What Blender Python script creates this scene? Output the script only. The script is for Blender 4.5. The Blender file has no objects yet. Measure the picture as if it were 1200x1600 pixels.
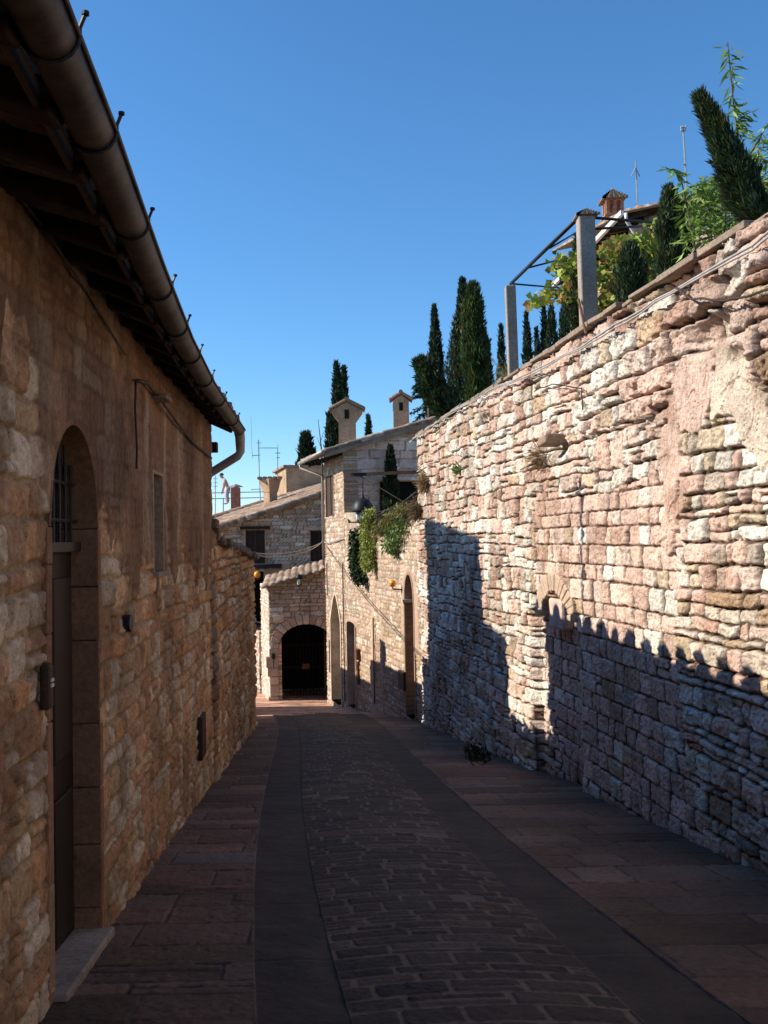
import bpy, math
import numpy as np
from mathutils import Vector, Matrix

# ------------------------------------------------------------------ camera, world, sun, exposure
sc = bpy.context.scene
COL = sc.collection
F_PX = 1500.0
PITCH = math.atan(40/1500.0)
ROLL = math.radians(-1.0)
cam_d = bpy.data.cameras.new('camera')
cam_d.sensor_fit = 'AUTO'
cam_d.sensor_width = 36.0
cam_d.lens = F_PX/1600*36.0
cam_d.clip_start = 0.05
cam_d.clip_end = 3000
cam = bpy.data.objects.new('camera', cam_d)
COL.objects.link(cam)
CAMR = Matrix.Rotation(math.pi/2+PITCH, 3, 'X') @ Matrix.Rotation(ROLL, 3, 'Z')
cam.matrix_world = CAMR.to_4x4()
sc.camera = cam
CR = np.array(CAMR)

SUN_EL = math.radians(32.5)
SUN_AZ = math.radians(2.5)          # the sun stands to the left, a touch ahead of the camera
S = np.array([-math.cos(SUN_EL)*math.cos(SUN_AZ), math.cos(SUN_EL)*math.sin(SUN_AZ), math.sin(SUN_EL)])
world = bpy.data.worlds.new('World')
sc.world = world
world.use_nodes = True
wn = world.node_tree
bg = wn.nodes['Background']
sky = wn.nodes.new('ShaderNodeTexSky')
sky.sky_type = 'NISHITA'
sky.sun_disc = False
sky.sun_elevation = SUN_EL
sky.sun_rotation = math.atan2(S[0], S[1])
sky.altitude = 0
sky.air_density = 1.0
sky.dust_density = 0.0
sky.ozone_density = 8.0
hs = wn.nodes.new('ShaderNodeHueSaturation'); hs.inputs['Hue'].default_value = .495; hs.inputs['Saturation'].default_value = 1.07
wn.links.new(sky.outputs[0], hs.inputs['Color']); wn.links.new(hs.outputs[0], bg.inputs[0])
bg.inputs[1].default_value = 0.13
sun_d = bpy.data.lights.new('sun', 'SUN')
sun_d.energy = 5.0
sun_d.angle = math.radians(0.5)
sun_d.color = (1.0, 0.90, 0.76)
sun = bpy.data.objects.new('sun', sun_d)
COL.objects.link(sun)
sun.rotation_euler = Vector(S).to_track_quat('Z', 'Y').to_euler()
sun.location = (-30, 0, 30)
sc.view_settings.view_transform = 'Standard'
sc.view_settings.look = 'None'
sc.view_settings.exposure = 0.55
sc.view_settings.gamma = 1.0
sc.cycles.max_bounces = 6
sc.cycles.diffuse_bounces = 4

# ------------------------------------------------------------------ numeric helpers
def ray(px, py):
    d = CR @ np.array([(px-600)/F_PX, (800-py)/F_PX, -1.0])
    return d/d[1]

def at(px, py, Y):
    return ray(px, py)*Y

GY = np.array([-200, -30, -6, 0, 4, 10, 19.6, 20.8, 29.9, 32, 38, 60, 120, 400.])
GH = np.array([6.0, 0.2, 1.12, 1.65, 2.03, 2.68, 3.79, 3.95, 5.12, 5.32, 5.7, 7.5, 12, 20.])
def G(Y):
    return -np.interp(Y, GY, GH)

def ground_hit(px, py):
    d = ray(px, py)
    lo, hi = 0.5, 60.0
    for _ in range(60):
        m = (lo+hi)/2
        if d[2]*m > G(m): lo = m
        else: hi = m
    return d*lo

def hash01(i, seed=0):
    i = (np.asarray(i).astype(np.int64) & 0xffffffff).astype(np.uint64)
    x = (i*np.uint64(2654435761) + np.uint64(seed)*np.uint64(40503) + np.uint64(12345)) & np.uint64(0xffffffff)
    x ^= x >> np.uint64(15); x = (x*np.uint64(2246822519)) & np.uint64(0xffffffff)
    x ^= x >> np.uint64(13); x = (x*np.uint64(3266489917)) & np.uint64(0xffffffff)
    x ^= x >> np.uint64(16)
    return x.astype(np.float64)/4294967296.0

def vnoise(x, y, seed=0):
    xi = np.floor(x); yi = np.floor(y)
    fx = x-xi; fy = y-yi
    fx = fx*fx*(3-2*fx); fy = fy*fy*(3-2*fy)
    def h(a, b): return hash01(a.astype(np.int64)*7919+b.astype(np.int64)*104729, seed)
    return (h(xi, yi)*(1-fx)+h(xi+1, yi)*fx)*(1-fy)+(h(xi, yi+1)*(1-fx)+h(xi+1, yi+1)*fx)*fy

def fbm(x, y, seed=0, o=3):
    r = 0; a = .5; t = 0
    for k in range(o):
        r = r+a*vnoise(x*2**k+k*17.3, y*2**k+k*5.1, seed+k); t += a; a *= .5
    return r/t

def sstep(a, b, x):
    t = np.clip((x-a)/(b-a), 0, 1)
    return t*t*(3-2*t)

def in_poly(x, y, P):
    P = np.asarray(P); n = len(P)
    r = np.zeros(x.shape, bool)
    j = n-1
    for i in range(n):
        xi, yi = P[i]; xj, yj = P[j]
        c = ((yi > y) != (yj > y)) & (x < (xj-xi)*(y-yi)/(yj-yi+1e-12)+xi)
        r ^= c
        j = i
    return r

# ------------------------------------------------------------------ materials
def new_mat(name):
    m = bpy.data.materials.new(name); m.use_nodes = True
    nt = m.node_tree
    return m, nt, nt.nodes['Principled BSDF'], nt.nodes, nt.links

def noise_node(N, L, coord, scale, detail=4, rough=.6):
    t = N.new('ShaderNodeTexNoise'); t.inputs['Scale'].default_value = scale
    t.inputs['Detail'].default_value = detail; t.inputs['Roughness'].default_value = rough
    L.new(coord, t.inputs['Vector'])
    return t

def mat_var(name, color=None, attr=None, scales=(6, 60), amt=(.25, .25), bump=(.3, .02), bscale=50, rough=.9, metal=0., spec=.25, stretch=None, pits=0):
    """colour (flat or a colour attribute) varied by two noises, with a noise bump"""
    m, nt, b, N, L = new_mat(name)
    tc = N.new('ShaderNodeTexCoord'); coord = tc.outputs['Object']
    if stretch:
        mp = N.new('ShaderNodeMapping'); mp.inputs['Scale'].default_value = stretch
        L.new(coord, mp.inputs['Vector']); coord = mp.outputs['Vector']
    if attr:
        a = N.new('ShaderNodeAttribute'); a.attribute_name = attr; src = a.outputs['Color']
    else:
        r = N.new('ShaderNodeRGB'); r.outputs[0].default_value = (*color, 1); src = r.outputs[0]
    val = None
    for s, k in zip(scales, amt):
        n = noise_node(N, L, coord, s)
        mr = N.new('ShaderNodeMapRange')
        mr.inputs['From Min'].default_value = .3; mr.inputs['From Max'].default_value = .7
        mr.inputs['To Min'].default_value = 1-k; mr.inputs['To Max'].default_value = 1+k
        L.new(n.outputs['Fac'], mr.inputs['Value'])
        if val is None: val = mr.outputs[0]
        else:
            mm = N.new('ShaderNodeMath'); mm.operation = 'MULTIPLY'
            L.new(val, mm.inputs[0]); L.new(mr.outputs[0], mm.inputs[1]); val = mm.outputs[0]
    bsrc = noise_node(N, L, coord, bscale, 6, .65).outputs['Fac']
    if pits:
        v = N.new('ShaderNodeTexVoronoi'); v.inputs['Scale'].default_value = pits
        L.new(coord, v.inputs['Vector'])
        mr = N.new('ShaderNodeMapRange'); mr.inputs['From Min'].default_value = .08; mr.inputs['From Max'].default_value = .3
        mr.inputs['To Min'].default_value = .5
        L.new(v.outputs['Distance'], mr.inputs['Value'])
        mm = N.new('ShaderNodeMath'); mm.operation = 'MULTIPLY'
        L.new(val, mm.inputs[0]); L.new(mr.outputs[0], mm.inputs[1]); val = mm.outputs[0]
        mm = N.new('ShaderNodeMath'); mm.operation = 'MULTIPLY'
        L.new(bsrc, mm.inputs[0]); L.new(mr.outputs[0], mm.inputs[1]); bsrc = mm.outputs[0]
    mix = N.new('ShaderNodeMix'); mix.data_type = 'RGBA'; mix.blend_type = 'MULTIPLY'
    mix.inputs[0].default_value = 1
    L.new(src, mix.inputs[6]); L.new(val, mix.inputs[7])
    L.new(mix.outputs[2], b.inputs['Base Color'])
    bp = N.new('ShaderNodeBump'); bp.inputs['Strength'].default_value = bump[0]; bp.inputs['Distance'].default_value = bump[1]
    L.new(bsrc, bp.inputs['Height']); L.new(bp.outputs[0], b.inputs['Normal'])
    b.inputs['Roughness'].default_value = rough
    b.inputs['Metallic'].default_value = metal
    b.inputs['Specular IOR Level'].default_value = spec
    return m

def mat_leaf(name):
    m, nt, b, N, L = new_mat(name)
    a = N.new('ShaderNodeAttribute'); a.attribute_name = 'Col'
    L.new(a.outputs['Color'], b.inputs['Base Color'])
    b.inputs['Roughness'].default_value = .55; b.inputs['Specular IOR Level'].default_value = .3
    tr = N.new('ShaderNodeBsdfTranslucent'); L.new(a.outputs['Color'], tr.inputs['Color'])
    mx = N.new('ShaderNodeMixShader'); mx.inputs[0].default_value = .3
    L.new(b.outputs[0], mx.inputs[1]); L.new(tr.outputs[0], mx.inputs[2])
    L.new(mx.outputs[0], N['Material Output'].inputs['Surface'])
    return m

M_STONE = mat_var('rubble stone', attr='Col', scales=(5, 34), amt=(.18, .30), bump=(.85, .03), bscale=30, pits=42)
M_OLDWALL = mat_var('weathered stone', attr='Col', scales=(2.2, 26), amt=(.2, .3), bump=(.5, .02), bscale=34, pits=60)
M_FARSTONE = mat_var('house stone', attr='Col', scales=(1.5, 14), amt=(.15, .2), bump=(.4, .03), bscale=16)
M_PAVE = mat_var('paving stone', attr='Col', scales=(1.3, 30), amt=(.3, .3), bump=(.4, .012), bscale=45, rough=.75, spec=.35)
M_TILE = mat_var('clay tile', attr='Col', scales=(3, 22), amt=(.25, .35), bump=(.4, .01), bscale=30, pits=9)
M_PLASTER = mat_var('ochre plaster', (.40, .27, .17), scales=(1.6, 14), amt=(.32, .25), bump=(.3, .01), bscale=24)
M_JAMB = mat_var('reddish dressed stone', attr='Col', scales=(3, 30), amt=(.25, .25), bump=(.4, .01), bscale=40, pits=70)
M_WOOD = mat_var('dark wood', (.022, .014, .010), scales=(3, 30), amt=(.3, .3), bump=(.4, .006), bscale=20, rough=.6, stretch=(6, 6, .6))
M_BEAM = mat_var('old beam', (.034, .021, .014), scales=(4, 30), amt=(.35, .3), bump=(.5, .01), bscale=26, rough=.85)
M_SHUTTER = mat_var('brown shutter', (.055, .03, .018), scales=(3, 40), amt=(.2, .2), bump=(.3, .004), bscale=30, rough=.7)
M_IRON = mat_var('black iron', (.022, .022, .024), scales=(8, 60), amt=(.3, .3), bump=(.2, .003), bscale=60, rough=.5, metal=.3)
M_RUST = mat_var('rusty iron', (.11, .055, .03), scales=(8, 60), amt=(.4, .3), bump=(.3, .003), bscale=60, rough=.8)
M_GUTTER = mat_var('weathered copper gutter', (.052, .041, .035), scales=(3.0, 14), amt=(.8, .5), bump=(.25, .006), bscale=14, rough=.5, metal=.25)
M_PIPE = mat_var('zinc pipe', (.33, .29, .25), scales=(3, 30), amt=(.25, .15), bump=(.1, .003), bscale=30, rough=.5, metal=.3)
M_GALV = mat_var('grey metal', (.32, .33, .34), scales=(6, 50), amt=(.2, .15), bump=(.1, .002), bscale=40, rough=.5, metal=.5)
M_CONC = mat_var('concrete', (.33, .28, .24), scales=(4, 50), amt=(.15, .25), bump=(.5, .008), bscale=60, pits=40)
M_COPING = mat_var('coping slab', (.26, .20, .15), scales=(2.5, 30), amt=(.3, .3), bump=(.5, .01), bscale=40)
M_CABLE = mat_var('grey cable', (.36, .34, .32), scales=(8, 40), amt=(.2, .1), bump=(.05, .002), rough=.6)
M_DCABLE = mat_var('dark cable', (.05, .035, .025), scales=(8, 40), amt=(.2, .1), bump=(.05, .002), rough=.6)
M_WHITE = mat_var('white paint', (.62, .60, .57), scales=(3, 30), amt=(.12, .1), bump=(.1, .003), rough=.6)
M_BRICK = mat_var('thin brick', attr='Col', scales=(4, 40), amt=(.2, .25), bump=(.4, .008), bscale=40)
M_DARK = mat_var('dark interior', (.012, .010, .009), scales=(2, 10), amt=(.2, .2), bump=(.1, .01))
M_SOIL = mat_var('garden soil', (.10, .085, .05), scales=(.6, 8), amt=(.35, .35), bump=(.6, .05), bscale=8)
M_HILL = mat_var('olive hillside', (.075, .085, .035), scales=(.12, 2), amt=(.4, .4), bump=(.6, .2), bscale=2)
M_BARK = mat_var('bark', (.10, .075, .055), scales=(5, 30), amt=(.3, .3), bump=(.6, .01), bscale=30)
M_LEAF = mat_leaf('leaf')
m, nt, b, N, L = new_mat('window glass'); b.inputs['Base Color'].default_value = (.015, .017, .02, 1); b.inputs['Roughness'].default_value = .12; b.inputs['Specular IOR Level'].default_value = .5
M_GLASS = m
m, nt, b, N, L = new_mat('frosted lamp glass'); b.inputs['Base Color'].default_value = (.62, .64, .62, 1); b.inputs['Roughness'].default_value = .25
M_LGLASS = m
m, nt, b, N, L = new_mat('amber glass'); b.inputs['Base Color'].default_value = (.78, .33, .02, 1); b.inputs['Roughness'].default_value = .25
M_AMBER = m

# ------------------------------------------------------------------ mesh helpers
def link(o, parent=None):
    COL.objects.link(o)
    if parent is not None:
        o.parent = parent
        o.matrix_parent_inverse = Matrix.Translation(parent.location).inverted() if parent.type == 'EMPTY' else Matrix.Identity(4)
    return o

def np_mesh(name, V, Q, mat, parent=None, col=None, smooth=True, tri=None):
    V = np.ascontiguousarray(V, dtype=np.float32)
    k = Q.shape[1]
    me = bpy.data.meshes.new(name)
    me.vertices.add(len(V)); me.vertices.foreach_set('co', V.ravel())
    me.loops.add(Q.size); me.loops.foreach_set('vertex_index', np.ascontiguousarray(Q, dtype=np.int32).ravel())
    me.polygons.add(len(Q)); me.polygons.foreach_set('loop_start', np.arange(0, Q.size, k, dtype=np.int32))
    if smooth: me.polygons.foreach_set('use_smooth', np.ones(len(Q), bool))
    me.update(calc_edges=True)
    if col is not None:
        c = np.ones((len(V), 4), np.float32); c[:, :3] = col
        a = me.color_attributes.new('Col', 'FLOAT_COLOR', 'POINT'); a.data.foreach_set('color', c.ravel())
    me.materials.append(mat)
    o = bpy.data.objects.new(name, me)
    return link(o, parent)

class MB:
    """collects boxes, bars, tubes, prisms and lathes, then links them as ONE mesh object"""
    def __init__(s): s.v = []; s.f = []; s.c = []; s.cur = (1, 1, 1)
    def add(s, vs, fs):
        n = len(s.v); s.v += [tuple(map(float, p)) for p in vs]; s.c += [s.cur]*len(vs)
        s.f += [tuple(n+i for i in f) for f in fs]
    def obox(s, c, ax, ay, az):
        c = np.array(c, float); ax, ay, az = (np.array(a, float) for a in (ax, ay, az))
        vs = [c+i*ax+j*ay+k*az for i in (-1, 1) for j in (-1, 1) for k in (-1, 1)]
        s.add(vs, [(0, 1, 3, 2), (4, 6, 7, 5), (0, 4, 5, 1), (2, 3, 7, 6), (0, 2, 6, 4), (1, 5, 7, 3)])
    def box(s, c, size): s.obox(c, (size[0]/2, 0, 0), (0, size[1]/2, 0), (0, 0, size[2]/2))
    def bar(s, a, b, w, h, up=(0, 0, 1)):
        a = np.array(a, float); b = np.array(b, float); d = b-a; d1 = d/np.linalg.norm(d)
        x = np.cross(d1, up); x /= np.linalg.norm(x); z = np.cross(x, d1)
        s.obox((a+b)/2, x*w/2, d/2, z*h/2)
    def tube(s, pts, r, n=8, cap=True):
        pts = [np.array(p, float) for p in pts]
        rs = r if hasattr(r, '__len__') else [r]*len(pts)
        base = len(s.v); vs = []; ref = None
        for i, p in enumerate(pts):
            d = pts[min(i+1, len(pts)-1)]-pts[max(i-1, 0)]; d /= np.linalg.norm(d)+1e-12
            if ref is None: ref = np.array([0, 0, 1.]) if abs(d[2]) < .9 else np.array([1., 0, 0])
            x = np.cross(d, ref); x /= np.linalg.norm(x); y = np.cross(d, x); ref = -y if np.dot(ref, -y) > 0 else y
            for k in range(n):
                a = 2*math.pi*k/n; vs.append(p+rs[i]*(math.cos(a)*x+math.sin(a)*np.cross(d, x)))
        fs = []
        for i in range(len(pts)-1):
            for k in range(n):
                k2 = (k+1) % n; fs.append((i*n+k, i*n+k2, (i+1)*n+k2, (i+1)*n+k))
        if cap: fs += [tuple(range(n))[::-1], tuple((len(pts)-1)*n+k for k in range(n))]
        s.add(vs, fs)
    def prism(s, poly, d):
        n = len(poly); d = np.array(d, float); P = [np.array(p, float) for p in poly]
        fs = [tuple(range(n))[::-1], tuple(range(n, 2*n))]
        fs += [(i, (i+1) % n, n+(i+1) % n, n+i) for i in range(n)]
        s.add(P+[p+d for p in P], fs)
    def lathe(s, c, prof, n=16):
        c = np.array(c, float)
        vs = [c+np.array([r*math.cos(2*math.pi*k/n), r*math.sin(2*math.pi*k/n), z]) for r, z in prof for k in range(n)]
        fs = [(i*n+k, i*n+(k+1) % n, (i+1)*n+(k+1) % n, (i+1)*n+k) for i in range(len(prof)-1) for k in range(n)]
        fs += [tuple(range(n))[::-1], tuple((len(prof)-1)*n+k for k in range(n))]
        s.add(vs, fs)
    def build(s, name, mat, parent=None, smooth=False, bevel=0):
        me = bpy.data.meshes.new(name); me.from_pydata(s.v, [], s.f); me.update()
        c = np.ones((len(s.v), 4), np.float32); c[:, :3] = np.array(s.c).reshape(-1, 3)
        a = me.color_attributes.new('Col', 'FLOAT_COLOR', 'POINT'); a.data.foreach_set('color', c.ravel())
        if smooth: me.polygons.foreach_set('use_smooth', np.ones(len(me.polygons), bool))
        me.materials.append(mat)
        o = bpy.data.objects.new(name, me); link(o, parent)
        if bevel:
            mo = o.modifiers.new('bevel', 'BEVEL'); mo.width = bevel; mo.segments = 2; mo.limit_method = 'ANGLE'
        return o

def tag(o, label, cat, group=None):
    o['label'] = label; o['category'] = cat
    if group: o['group'] = group
    return o

def thing(name, label, cat, loc, group=None):
    o = bpy.data.objects.new(name, None); o.empty_display_size = .2
    COL.objects.link(o); o.location = tuple(map(float, loc))
    return tag(o, label, cat, group)

def structure(o): o['kind'] = 'structure'; return o

# ------------------------------------------------------------------ masonry
PINK = [(.66, .47, .385), (.62, .445, .36), (.70, .53, .44), (.58, .405, .325), (.67, .53, .45)]
WHITE = [(.72, .66, .56), (.66, .61, .53), (.76, .70, .61)]
TAN = [(.54, .42, .29), (.49, .36, .24), (.58, .47, .34), (.46, .38, .31)]

def pick(r, pal):
    pal = np.array(pal); return pal[np.minimum((r*len(pal)).astype(int), len(pal)-1)]

def stones(u, v, seed, rh=.17, rj=.3, sw=.36, sj=.45, gap=.012, gu=None, rc=.03, edge=.03, warp=.03, wf=1.6, split=.15):
    """stone courses: returns profile 0..1, stone id and the position inside the stone"""
    rng = np.random.default_rng(seed)
    uw = u+warp*2*(fbm(u*wf, v*wf, seed+1)-.5)+warp*.5*(vnoise(u*9, v*9, seed+2)-.5)
    vw = v+warp*1.6*(fbm(u*wf*.7+9, v*wf, seed+3)-.5)+warp*.5*(vnoise(u*8+4, v*8, seed+4)-.5)
    v0 = vw.min()-rh; v1 = vw.max()+rh
    rows = [v0]
    while rows[-1] < v1: rows.append(rows[-1]+rh*(1+rj*rng.uniform(-1, 1)))
    rows = np.array(rows)
    ri = np.clip(np.searchsorted(rows, vw)-1, 0, len(rows)-2)
    u0 = uw.min()-sw; u1 = uw.max()+sw
    el = np.zeros_like(uw); er = np.zeros_like(uw); sid = np.zeros(uw.shape, np.int64)
    order = np.argsort(ri, axis=None, kind='stable'); rf = ri.ravel()[order]
    bounds = np.searchsorted(rf, np.arange(len(rows)))
    uf = uw.ravel(); elf = el.ravel(); erf = er.ravel(); sf = sid.ravel()
    for r in range(len(rows)-1):
        ids = order[bounds[r]:bounds[r+1]]
        if not len(ids): continue
        n = int((u1-u0)/(sw*(1-sj)))+3
        e = u0+np.concatenate([[0], np.cumsum(sw*np.exp(sj*rng.normal(0, 1, n).clip(-1.6, 1.6)))])-rng.uniform(0, sw)
        k = np.clip(np.searchsorted(e, uf[ids])-1, 0, len(e)-2)
        elf[ids] = e[k]; erf[ids] = e[k+1]; sf[ids] = r*4001+k*2
    lo = rows[ri]; hi = rows[ri+1]
    sp = hash01(sid, seed+5) < split
    mid = lo+(hi-lo)*(.35+.3*hash01(sid, seed+6))
    up = sp & (vw > mid)
    lo = np.where(up, mid, lo); hi = np.where(sp & ~up, mid, hi); sid = sid+up
    a = (er-el)/2-(gap if gu is None else gu)*.5*(.6+.8*hash01(sid, seed+7)); bb = (hi-lo)/2-gap*.5*(.6+.8*hash01(sid, seed+8))
    px = uw-(el+er)/2; py = vw-(lo+hi)/2
    r = np.minimum(rc*(.5+hash01(sid, seed+9)), np.minimum(a, bb)*.9)
    qx = np.abs(px)-a+r; qy = np.abs(py)-bb+r
    sd = np.hypot(np.maximum(qx, 0), np.maximum(qy, 0))+np.minimum(np.maximum(qx, qy), 0)-r
    sd = sd+(fbm(u*15, v*15, seed+50, 3)-.5)*.024*np.minimum(1, rh/.17)     # chipped, uneven outlines
    t = np.clip(-sd/edge, 0, 1)
    return np.clip(t*(2-t), 0, 1)**.7, sid, px/np.maximum(a, .01), py/np.maximum(bb, .01)

def stone_relief(u, v, seed, depth=.05, rough=.012, **kw):
    p, sid, x, y = stones(u, v, seed, **kw)
    h = p*depth*(.45+.75*hash01(sid, seed+20))
    h += p*((hash01(sid, seed+21)-.5)*x+(hash01(sid, seed+22)-.5)*y)*depth*.35
    h += (fbm(u*14, v*14, seed+30)-.5)*rough*2*(.3+.7*p)
    h += p*((fbm(u*32, v*32, seed+31, 3)-.5)*rough*1.6-rough*.9*sstep(.56, .66, fbm(u*11, v*11, seed+32, 3)))
    return h, p, sid

def stone_color(sid, p, seed, mix, joint, jit=.18):
    """mix = [(probability, palette), ...]"""
    r = hash01(sid, seed+40); c = np.zeros(sid.shape+(3,)); acc = 0
    for pr, pal in mix:
        m = (r >= acc) & (r < acc+pr); acc += pr
        c[m] = pick(hash01(sid[m], seed+41), pal)
    c *= (1+jit*2*(hash01(sid, seed+42)-.5))[..., None]
    w = sstep(.10, .62, p)[..., None]
    return c*w+np.array(joint)*(1-w)

class Wall:
    def __init__(s, O, D, flip=False):
        s.O = np.array(O[:2], float); D = np.array(D[:2], float); s.D = D/np.linalg.norm(D)
        s.N = np.array([s.D[1], -s.D[0]])*(-1 if flip else 1)
    def pt(s, u, z, off=0):
        return np.array([s.O[0]+s.D[0]*u+s.N[0]*off, s.O[1]+s.D[1]*u+s.N[1]*off, z])
    def pts(s, u, z, off):
        return np.stack([s.O[0]+s.D[0]*u+s.N[0]*off, s.O[1]+s.D[1]*u+s.N[1]*off, z], -1)
    def hit(s, px, py):
        d = ray(px, py); t = np.dot(s.O, s.N)/np.dot(d[:2], s.N); p = d*t
        return np.dot(p[:2]-s.O, s.D), p[2]
    def uofY(s, Y): return (Y-s.O[1])/s.D[1]
    @property
    def N3(s): return np.array([s.N[0], s.N[1], 0])
    @property
    def D3(s): return np.array([s.D[0], s.D[1], 0])

def wall_mesh(name, W, us, nz, zb, zt, relief, mat, parent=None, thick=.4, holes=()):
    """masonry slab: relief front, flat top, back and ends; holes = outlines (u,z) cut through the front"""
    us = np.asarray(us, float); n = len(us)
    b0 = zb(us)*np.ones(n); t0 = zt(us)*np.ones(n)
    t = np.linspace(0, 1, nz)
    U = np.repeat(us[:, None], nz, 1); Z = b0[:, None]+(t0-b0)[:, None]*t[None]
    h, c = relief(U, Z)
    fr = W.pts(U, Z, h)
    tb = np.stack([W.pts(us, t0, h[:, -1]*0-thick), W.pts(us, b0, h[:, 0]*0-thick)], 1)
    V = np.concatenate([fr, tb], 1).reshape(-1, 3); m = nz+2
    C = np.concatenate([c, c[:, -1:], c[:, -1:]], 1).reshape(-1, 3)
    i, j = np.meshgrid(np.arange(n-1), np.arange(m-1), indexing='ij')
    q = np.stack([i*m+j, (i+1)*m+j, (i+1)*m+j+1, i*m+j+1], -1).reshape(-1, 4)
    if holes:
        uc = (us[:-1]+us[1:])/2
        keep = np.ones((n-1, m-1), bool)
        Uc = (U[1:, 1:]+U[:-1, :-1])/2; Zc = (Z[1:, 1:]+Z[:-1, :-1])/2
        for P in holes:
            keep[:, :nz-1] &= ~in_poly(Uc, Zc, P)
            pu = np.array(P)[:, 0]; keep[:, m-2] &= (uc < pu.min()) | (uc > pu.max())     # the back face is open there too
        q = q[keep.ravel()]
    if np.dot(W.N, np.array([W.D[1], -W.D[0]])) < 0: q = q[:, ::-1]
    # closed ends
    V = [V]; C = [C]; q = [q]; base = n*m
    for e, i0 in ((0, 0), (1, n-1)):
        bv = W.pts(np.full(nz, us[i0]), Z[i0], np.full(nz, -thick)); fi = i0*m+np.arange(nz); bi = base+np.arange(nz); base += nz
        qq = np.stack([fi[:-1], fi[1:], bi[1:], bi[:-1]], -1); V.append(bv); C.append(c[i0]); q.append(qq if (e == 0) else qq[:, ::-1])
    return np_mesh(name, np.concatenate(V), np.concatenate(q), mat, parent, np.concatenate(C), smooth=True)

def ends_mesh(mb, W, u, z0, z1, thick):
    mb.obox(W.pt(u, (z0+z1)/2, -thick/2+.0), W.D3*.01, W.N3*(thick/2-.002), (0, 0, (z1-z0)/2))

def outline(u0, u1, z0, zs, rise=0, n=12, pointed=False):
    """opening outline in (u, z): up the first jamb, over the arch, down the second"""
    P = [(u0, z0)]
    c = (u0+u1)/2; a = (u1-u0)/2
    if rise <= 0: P += [(u0, zs), (u1, zs)]
    else:
        for k in range(n+1):
            x = -1+2*k/n
            y = (1-abs(x)**1.55) if pointed else math.sqrt(max(0, 1-x*x))
            P.append((c+a*x, zs+rise*y))
    P.append((u1, z0))
    return P

def reveal(name, W, P, depth, mat, parent, ring=.05, proud=.03, cols=None, closed=False):
    """frame ring proud of the wall and the inner faces of an opening"""
    P = np.array(P); n = len(P); c = P.mean(0)
    off = []
    for i in range(n):
        a = P[max(i-1, 0)] if not closed else P[i-1]; b = P[min(i+1, n-1)] if not closed else P[(i+1) % n]
        d = b-a; d = d/np.linalg.norm(d); nn = np.array([-d[1], d[0]])
        if np.dot(nn, P[i]-c) < 0: nn = -nn
        off.append(P[i]+nn*ring)
    mb = MB(); vs = []
    for i in range(n):
        for q, o in ((off[i], -.03), (off[i], proud), (P[i], proud), (P[i], -depth)): vs.append(W.pt(q[0], q[1], o))
    fs = []
    for i in range(n-(0 if closed else 1)):
        j = (i+1) % n
        for k in range(3): fs.append((i*4+k, j*4+k, j*4+k+1, i*4+k+1))
    for i in range(n-(0 if closed else 1)):
        pass
    if cols is not None: mb.cur = cols
    mb.add(vs, fs)
    return mb.build(name, mat, parent)

def panel(name, W, P, off, mat, parent, thick=.05):
    mb = MB(); mb.prism([W.pt(u, z, off) for u, z in P], -W.N3*thick)
    return mb.build(name, mat, parent)

def grow(a, b, k, mn=0.01):
    """sample positions with steps growing with distance"""
    r = [a]
    while r[-1] < b: r.append(r[-1]+max(mn, abs(r[-1])*k))
    r[-1] = b
    return np.array(r)

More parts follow.
